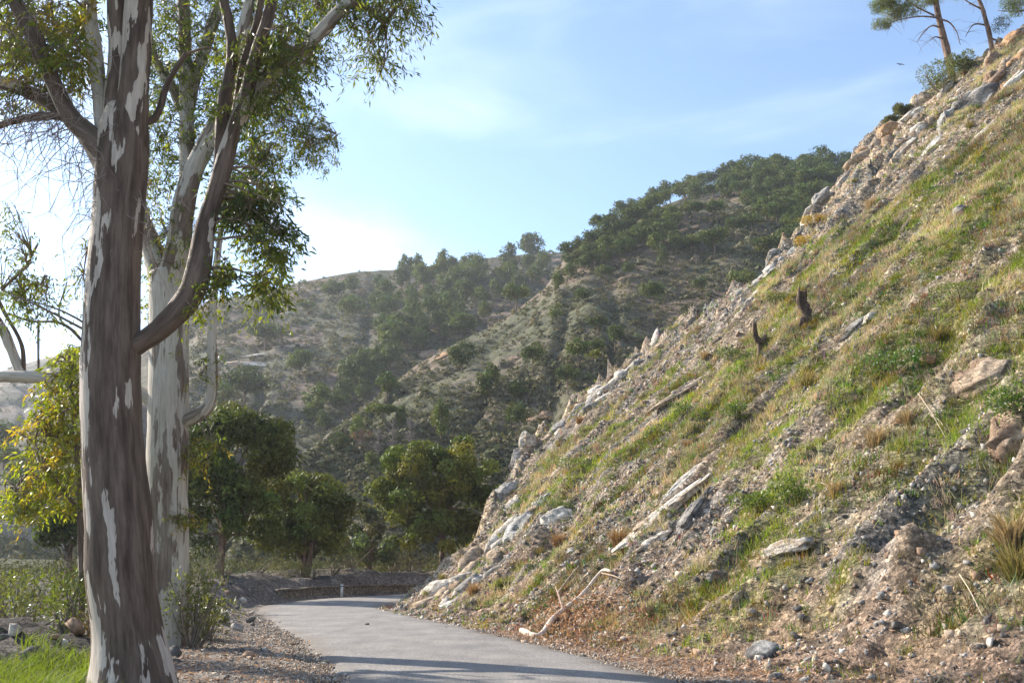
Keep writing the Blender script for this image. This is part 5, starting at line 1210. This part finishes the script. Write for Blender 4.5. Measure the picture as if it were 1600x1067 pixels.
b2 = on_level(262, 1012, 0.0); D2 = b2[1]; B2 = np.array([b2[0], b2[1], 0])
t2 = thing('eucalyptus_tree', 'second gum tree with paler cream trunk just behind the nearest one', 'eucalyptus', B2, 'gum trees in front')
g2 = np.random.default_rng(42); s2 = []
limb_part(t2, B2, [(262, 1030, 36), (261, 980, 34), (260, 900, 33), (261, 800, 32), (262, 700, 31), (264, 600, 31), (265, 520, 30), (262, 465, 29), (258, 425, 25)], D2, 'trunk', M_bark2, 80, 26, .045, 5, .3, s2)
for pts, dp, m in [([(256, 465, 22), (246, 420, 18), (230, 365, 14), (218, 325, 12), (212, 280, 11), (208, 200, 10), (214, 100, 9)], [D2, D2 + .4], M_bark2), ([(262, 470, 24), (275, 400, 21), (283, 340, 19), (300, 270, 17), (322, 225, 15), (345, 170, 12), (370, 90, 10), (390, 0, 9)], [D2, D2 - .5], M_bark2),
                   ([(284, 400, 14), (290, 320, 14), (293, 240, 13), (291, 160, 12), (289, 80, 11), (285, -30, 10)], [D2, D2 + .6], M_bark2), ([(293, 180, 11), (305, 120, 10), (325, 60, 10), (345, 5, 9), (360, -40, 8)], [D2 + .4, D2 + .8], M_bark2),
                   ([(291, 185, 9), (270, 140, 8), (248, 105, 8), (232, 60, 7), (225, -20, 6)], [D2 + .4, D2], M_bark2), ([(270, 668, 11), (292, 657, 10), (318, 643, 11), (330, 622, 9), (332, 580, 8), (331, 520, 7), (335, 450, 6), (342, 385, 5), (350, 330, 3)], [D2, D2 - .4], M_bark2),
                   ([(258, 640, 12), (215, 612, 11), (160, 596, 10), (110, 592, 10), (60, 590, 10), (10, 588, 9), (-40, 590, 9)], [D2, D2 + .6], M_bark2), ([(36, 590, 8), (25, 565, 8), (12, 530, 8), (-5, 500, 7)], [D2 + .6, D2 + .5], M_bark2), ([(36, 588, 4), (36, 550, 3.5), (28, 525, 3), (8, 490, 3), (-2, 470, 3)], [D2 + .6, D2 + .3], M_bark1),
                   ([(60, 585, 2), (60, 540, 2), (60, 500, 2)], D2 + .5, M_bark1), ([(128, 532, 2.5), (108, 512, 2.5), (85, 503, 2), (50, 502, 2), (12, 490, 2)], D2 + .2, M_bark1), ([(250, 520, 4), (190, 545, 3), (150, 548, 2.5), (128, 532, 2.5)], [D2, D2 + .2], M_bark1), ([(100, 510, 1.5), (92, 485, 1.2), (105, 440, 1)], D2 + .2, M_bark1)]:
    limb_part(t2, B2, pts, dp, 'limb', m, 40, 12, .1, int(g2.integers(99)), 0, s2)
gum_foliage(t2, B2, [
    ([(190, -270), (520, -280), (560, -20), (190, -15)], 75, D2 - 1.2, D2 + 2.2, 16, .14, .036, DG + YG[:2], .5), ([(-150, 380), (-20, 400), (-10, 520), (-140, 500)], 16, D2, D2 + 1.2, 14, .11, .03, DG + YG[:2], .4),
    ([(215, -20), (345, -20), (340, 90), (300, 130), (230, 110)], 75, D2 - .4, D2 + 1.5, 16, .13, .032, DG + YG[:2], .45), ([(220, 110), (330, 100), (345, 200), (300, 300), (225, 260)], 72, D2 - .4, D2 + 1.2, 16, .13, .032, DG + YG[:2], .45),
    ([(220, 260), (300, 300), (320, 400), (240, 460), (222, 400)], 36, D2 - .6, D2 + 1, 14, .12, .032, YG + DG, .4), ([(340, -20), (540, -20), (520, 60), (470, 120), (420, 150), (350, 150)], 110, D2 - .5, D2 + 1.6, 16, .14, .032, DG + YG[:2], .5),
    ([(360, 150), (440, 110), (500, 160), (520, 235), (470, 250), (390, 265)], 85, D2 - .5, D2 + 1.3, 17, .13, .028, DG + YG[:3], .45), ([(450, 70), (500, 75), (540, 110), (470, 120)], 8, D2, D2 + 1, 12, .12, .026, DG, .4), ([(470, 170), (535, 200), (530, 260), (480, 250)], 12, D2, D2 + 1, 14, .12, .024, DG + YG[:1], .45),
    ([(345, 230), (430, 240), (445, 310), (380, 340), (345, 320)], 50, D2 - .5, D2 + 1, 16, .13, .03, DG + YG[:2], .45), ([(285, 545), (345, 545), (345, 600), (300, 600)], 5, D2 - .4, D2, 12, .09, .028, YG, .25), ([(285, 690), (340, 670), (330, 720), (290, 740)], 9, D2 - .5, D2, 14, .1, .03, YG, .28), ([(250, 795), (320, 790), (315, 825), (255, 820)], 7, D2 - .5, D2 - .3, 14, .09, .028, YG, .25),
    ([(225, 460), (245, 480), (240, 560), (225, 540)], 5, D2 + .2, D2 + .8, 12, .1, .028, YG, .25)], s2, g2, M_twig, 12, 3.9, 1)

# ------------------------------------------------------------------ sapling, bushes and grass under the gum trees
def sapling(label, px, py, depth, stems, regions, seed):
    g = np.random.default_rng(seed); b = at(px, py, depth); b[2] = float(ground_at(b[0], b[1])); r = thing('sapling', label, 'sapling', b); st = []
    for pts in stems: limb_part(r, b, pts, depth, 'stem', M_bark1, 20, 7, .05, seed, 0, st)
    gum_foliage(r, b, regions, st, g, M_twig, 5, 2.2); return r
YY = [(.28, .28, .035), (.24, .26, .035), (.32, .28, .04), (.2, .24, .035), (.17, .21, .03), (.25, .26, .035), (.22, .25, .035), (.36, .25, .045)]
sapling('gum sapling with yellow-green sunlit leaves left of the thick trunk', 128, 960, 17.5, [[(128, 965, 5), (126, 850, 4.5), (122, 740, 4), (115, 640, 3), (108, 570, 1.5)], [(124, 800, 3), (95, 760, 2.5), (60, 730, 2), (25, 760, 1)], [(122, 700, 3), (80, 680, 2), (55, 690, 1)]],
        [([(95, 545), (140, 540), (140, 640), (60, 640), (60, 610)], 60, 17, 18, 15, .12, .036, YY, .35), ([(30, 650), (90, 630), (140, 640), (140, 790), (60, 790), (45, 740)], 105, 17, 18.3, 16, .12, .036, YY, .38), ([(0, 770), (60, 740), (70, 800), (20, 815)], 28, 17, 18, 15, .12, .036, YY[1:4] + [(.16, .19, .04)], .35)], 51)
for i, (px, py, dp, rx, rz, n, col, lab) in enumerate([
        (45, 965, 18.5, 1.1, 1.35, 1500, (.11, .13, .035), 'glossy-leaved bush at the left edge above the rubble heap'), (112, 985, 17, .75, 1.1, 1100, (.1, .13, .035), 'glossy bush against the left side of the thick trunk'),
        (-5, 950, 21, 1.0, 1.3, 900, (.1, .12, .04), 'dull bush cut by the left edge of the picture'), (302, 985, 19, .55, 1.25, 1100, (.13, .15, .03), 'green bush just right of the pale trunk'), (325, 975, 21, .5, .8, 600, (.12, .13, .035), 'low bush beside the gravel right of the pale trunk')]):
    b = at(px, py, dp); b[2] = float(ground_at(b[0], b[1])) - .05; shrub('leafy_bush', lab, b, n, rx, rz, .095, .03, col, 1500 + i, 26, 14, 'bush', 'bushes by the gum trees')
for i, (px, dp, rx, rz, n, col, lab) in enumerate([(330, 33, .8, 1.4, 700, (.16, .16, .1), 'feathery grey-green broom bush behind the pale trunk'), (290, 36, .9, 1.3, 500, (.12, .13, .07), 'grey-green bush partly hidden by the pale trunk'),
        (430, 50, 1.0, .9, 500, (.22, .22, .09), 'sunlit pale bush left of the twin-trunked pine'), (462, 50.5, .8, .8, 500, (.24, .23, .09), 'brightest yellow-green bush at the foot of the twin-trunked pine'), (490, 51, .6, .7, 300, (.2, .2, .08), 'small yellow bush right of the twin trunks'),
        (520, 53, 1.2, 1.3, 600, (.07, .09, .035), 'dark green bush right of the twin-trunked pine'), (550, 54, 1.2, 1.2, 600, (.09, .1, .045), 'dull bush behind the white marker post'), (610, 57, 1.4, 1.4, 700, (.1, .09, .05), 'brownish bush under the biggest roadside pine'), (640, 60, 1.2, 1.2, 500, (.16, .13, .07), 'tan bush where the bank hides the road'), (400, 48, 1.1, .8, 500, (.1, .1, .05), 'dark low bush on the berm')]):
    b = at(px, 900, dp); b[2] = float(ground_at(b[0], b[1])) - .05; shrub('roadside_bush', lab, b, n, rx, rz, .14, .03, col, 1600 + i, 10, 9, 'bush', 'bushes beside the bend', M_scrub)
# more undergrowth behind the bend: one mass
n = 860; px = np.where(np.arange(n) < 260, R.uniform(250, 720, n), np.where(np.arange(n) < 640, R.uniform(-120, 300, n), R.uniform(-900, -120, n))); dp = np.where(np.arange(n) < 260, R.uniform(56, 80, n), np.where((np.arange(n) < 500) | (np.arange(n) > 740), R.uniform(24, 80, n), R.uniform(80, 125, n))); P = at(px, np.full(n, 890.), dp); P[:, 2] = ground_at(P[:, 0], P[:, 1]) + np.where(dp > 80, R.uniform(.8, 4.5, n), .4)
V, Fc, c = puff_crown(P, R.uniform(.5, 1.2, n) * np.where(dp < 50, .75, np.where(dp > 80, 1.7, 1)), 42, .2, (.1, .105, .045), R, .9, .6, .3, .3); tag(link('undergrowth', make_mesh('undergrowth', V, Fc, c, False, M_scrub)), 'tangled undergrowth in the shade beyond the bend', kind='stuff')
# long grass in the left corner
q = np.column_stack([R.uniform(-9, -4.6, 30000), R.uniform(9.4, 15.2, 30000), np.zeros(30000)]); den = sstep(-.35, .25, fbm(q[:, 0] * 1.1, q[:, 1] * 1.1, seed=141, oct=2) + .55 - .3 * np.maximum(q[:, 1] - 13.4, 0) - .9 * sstep(-5.6, -4.8, q[:, 0]))
q = q[(R.random(len(q)) < den) & (project(q)[0] < 185)][:19000]; q[:, 2] = ground_at(q[:, 0], q[:, 1]) - .02
D = unit(np.column_stack([R.normal(.1, .3, (len(q), 2)), np.ones(len(q))])); V, T = blade_tris(q, D, R.uniform(.2, .5, len(q)), .011, R.uniform(.3, 1.2, len(q)))
tag(link('long_grass', make_mesh('long_grass', V, T, np.repeat(np.array([.15, .21, .025]) * R.uniform(.6, 1.3, (len(q), 1)) + R.random((len(q), 1)) ** 3 * [.12, .06, .02], 5, 0), False, M_grass)), 'long bright green grass in the left front corner', kind='stuff')
for px, py, sz, kd, lab in [(155, 1035, 1.15, 'straw', 'straw-coloured grass clump at the foot of the thick trunk'), (120, 1020, .9, 'mixed', 'yellowish grass clump left of the straw one by the trunk'), (30, 1000, .8, 'green', 'green clump beside the dark rubble heap')]:
    H = on_level(px, py, 0.0); H[2] = float(ground_at(H[0], H[1])); r = thing('grass_clump', lab, 'grass tuft', H, 'grass clumps by the gum trees'); link('blades', TUFT[kd], r, (0, 0, 0), R.uniform(0, 6), sz)
for i, (px, py) in enumerate([(42, 1052), (14, 1030), (20, 1062)]):
    H = on_level(px, py, 0.0); r = thing('dandelion', ['yellow flower in the left corner grass, nearest the trunk', 'yellow flower in the left corner grass, farthest back', 'yellow flower in the left corner grass, lowest of three'][i], 'flower', H, 'flowers in the grass')
    V, Fc = tube(catmull([(0, 0, 0), (.01, 0, .2), (.02, 0, .33)], 5), np.full(5, .003), 4); link('stalk', make_mesh('stalk', V, Fc, np.zeros((len(V), 3)) + [.12, .18, .04], False, M_grass), r)
    a = np.linspace(0, 6.283, 14, endpoint=False); V, Fc = leaf_quads(np.tile([.02, 0, .33], (14, 1)), np.column_stack([np.cos(a), np.sin(a), np.full(14, .35)]), np.tile([0, 0, 1.0], (14, 1)), .028, .012); link('petals', make_mesh('petals', V, Fc, np.zeros((len(V), 3)) + [.75, .5, .02], False, M_grass), r)

# ------------------------------------------------------------------ low wall, marker post, far road, bird
i0, i1 = np.abs(ROAD[:, 1] - 43.5).argmin(), np.abs(ROAD[:, 1] - 53.0).argmin(); C0 = ROAD[i0:i1 + 1]; nn = np.stack([-_rt[i0:i1 + 1, 1], _rt[i0:i1 + 1, 0]], 1)
wl = thing('low_wall', 'low earth-stained concrete wall along the outside of the bend', 'wall', (C0[0, 0], C0[0, 1], 0)); W0 = np.array([C0[0, 0], C0[0, 1], 0])
def strip(off0, off1, z0, z1, name, colr):
    rows = [np.column_stack([C0 + nn * o, np.full(len(C0), z)]) for o, z in ((off0, z0), (off0, z1), (off1, z1), (off1, z0))]
    V = np.stack(rows, 1); V[..., 2] += .05 * noise(V[..., 0], V[..., 1], seed=151); m = len(C0)
    Fc = np.vstack([grid_faces(m, 4), [[0, 1, 2, 3], [m * 4 - 1, m * 4 - 2, m * 4 - 3, m * 4 - 4]]]); link(name, make_mesh(name, V.reshape(-1, 3) - W0, Fc, np.zeros((m * 4, 3)) + np.array(colr), False, M_ground), wl)
strip(HALF + .75, HALF + 1.1, -.2, .42, 'wall_face', (.2, .16, .12)); strip(HALF + .71, HALF + 1.15, .43, .5, 'coping', (.22, .18, .14))
pb = at(534, 926, 48); sd_ = road_side(pb[0], pb[1])
def box(sx, sy, z0, z1): 
    V = np.array([[x * sx, y * sy, z] for z in (z0, z1) for x, y in ((-1, -1), (1, -1), (1, 1), (-1, 1))]); return V, np.array([[0, 3, 2, 1], [4, 5, 6, 7], [0, 1, 5, 4], [1, 2, 6, 5], [2, 3, 7, 6], [3, 0, 4, 7]])
mp_ = thing('marker_post', 'short white marker post at the outside of the bend', 'post', (pb[0], pb[1], 0))
V, Fc = box(.06, .05, -.1, .62); link('post', make_mesh('post', V, Fc, None, False, plain('white_paint', (.62, .58, .54))), mp_)
V, Fc = box(.064, .054, .5, .54); link('band', make_mesh('band', V, Fc, None, False, plain('dark_band', (.12, .11, .1))), mp_)
def track(name, label, pix, wid):
    H = []
    for a, b in zip(pix[:-1], pix[1:]):
        for u in np.linspace(0, 1, 12, endpoint=False):
            h = hill_hit(a[0] + (b[0] - a[0]) * u, a[1] + (b[1] - a[1]) * u)
            if h is not None: H.append(h[0])
    P = catmull(np.array(H)[::4], 40); d = unit(np.gradient(P, axis=0) * [1, 1, 0]); s_ = np.column_stack([-d[:, 1], d[:, 0], np.zeros(40)])
    V = np.stack([P + s_ * wid, P - s_ * wid, P - s_ * wid - [0, 0, 2.0], P + s_ * wid - [0, 0, 2.0]], 1); V[..., 2] += .55
    Fc = np.vstack([grid_faces(40, 4), [[k * 4 + 3, k * 4 + 7, k * 4 + 4, k * 4] for k in range(39)]])
    tag(link(name, make_mesh(name, V.reshape(-1, 3), Fc, np.zeros((160, 3)) + np.array([.34, .31, .29]), False, M_ground)), label, kind='structure')
track('valley_road', 'pale road crossing the far valley side on the left', [(-60, 812), (0, 824), (45, 830), (85, 842), (150, 852)], 2.2)
track('valley_track', 'reddish track low in the valley on the left', [(-60, 884), (0, 884), (60, 882)], 1.6)
bp_ = at(1407, 101, 150); bd = thing('bird', 'dark bird gliding in the sky left of the crest pines', 'bird', bp_)
V, Fc = tube(catmull([(-.28, 0, 0), (-.1, 0, .03), (.12, 0, .02), (.3, 0, 0)], 9), np.array([.015, .05, .075, .085, .085, .075, .055, .03, .01]), 8); mb = plain('dark_feathers', (.09, .075, .06)); link('body', make_mesh('body', V, Fc, None, True, mb), bd)
for sg in (-1, 1):
    o = np.array([[-.1, 0, .03], [.14, 0, .03], [.16, sg * .35, .1], [-.06, sg * .35, .1], [.04, sg * .75, .06], [-.08, sg * .7, .06]]); V = np.vstack([o, o - [0, 0, .015]])
    Fc = np.array([[0, 1, 2, 3], [3, 2, 4, 5], [6, 9, 8, 7], [9, 11, 10, 8], [1, 7, 8, 2], [2, 8, 10, 4], [4, 10, 11, 5], [5, 11, 9, 3], [3, 9, 6, 0]]); link('wing', make_mesh('wing', V, Fc, None, False, mb), bd)
bd.rotation_euler = (.05, .1, 1.75)

# ------------------------------------------------------------------ haze in the valley air
def haze():
    V, Fc = box(900, 1, 0, 1); V = np.array(V); V[:, 1] = np.where(V[:, 1] > 0, 920, -320); V[:, 2] = np.where(V[:, 2] > .5, 215, -60)
    m = bpy.data.materials.new('haze_air'); m.use_nodes = True; nt = m.node_tree; nt.nodes.clear(); o = nt.nodes.new('ShaderNodeOutputMaterial'); v = nt.nodes.new('ShaderNodeVolumePrincipled')
    v.inputs['Color'].default_value = (.9, .94, 1, 1); v.inputs['Density'].default_value = .00026; v.inputs['Anisotropy'].default_value = .4; nt.links.new(v.outputs[0], o.inputs['Volume'])
    tag(link('haze', make_mesh('haze', V, Fc, None, False, m)), 'thin bright haze in the valley air', kind='stuff')
haze()

label_rows()
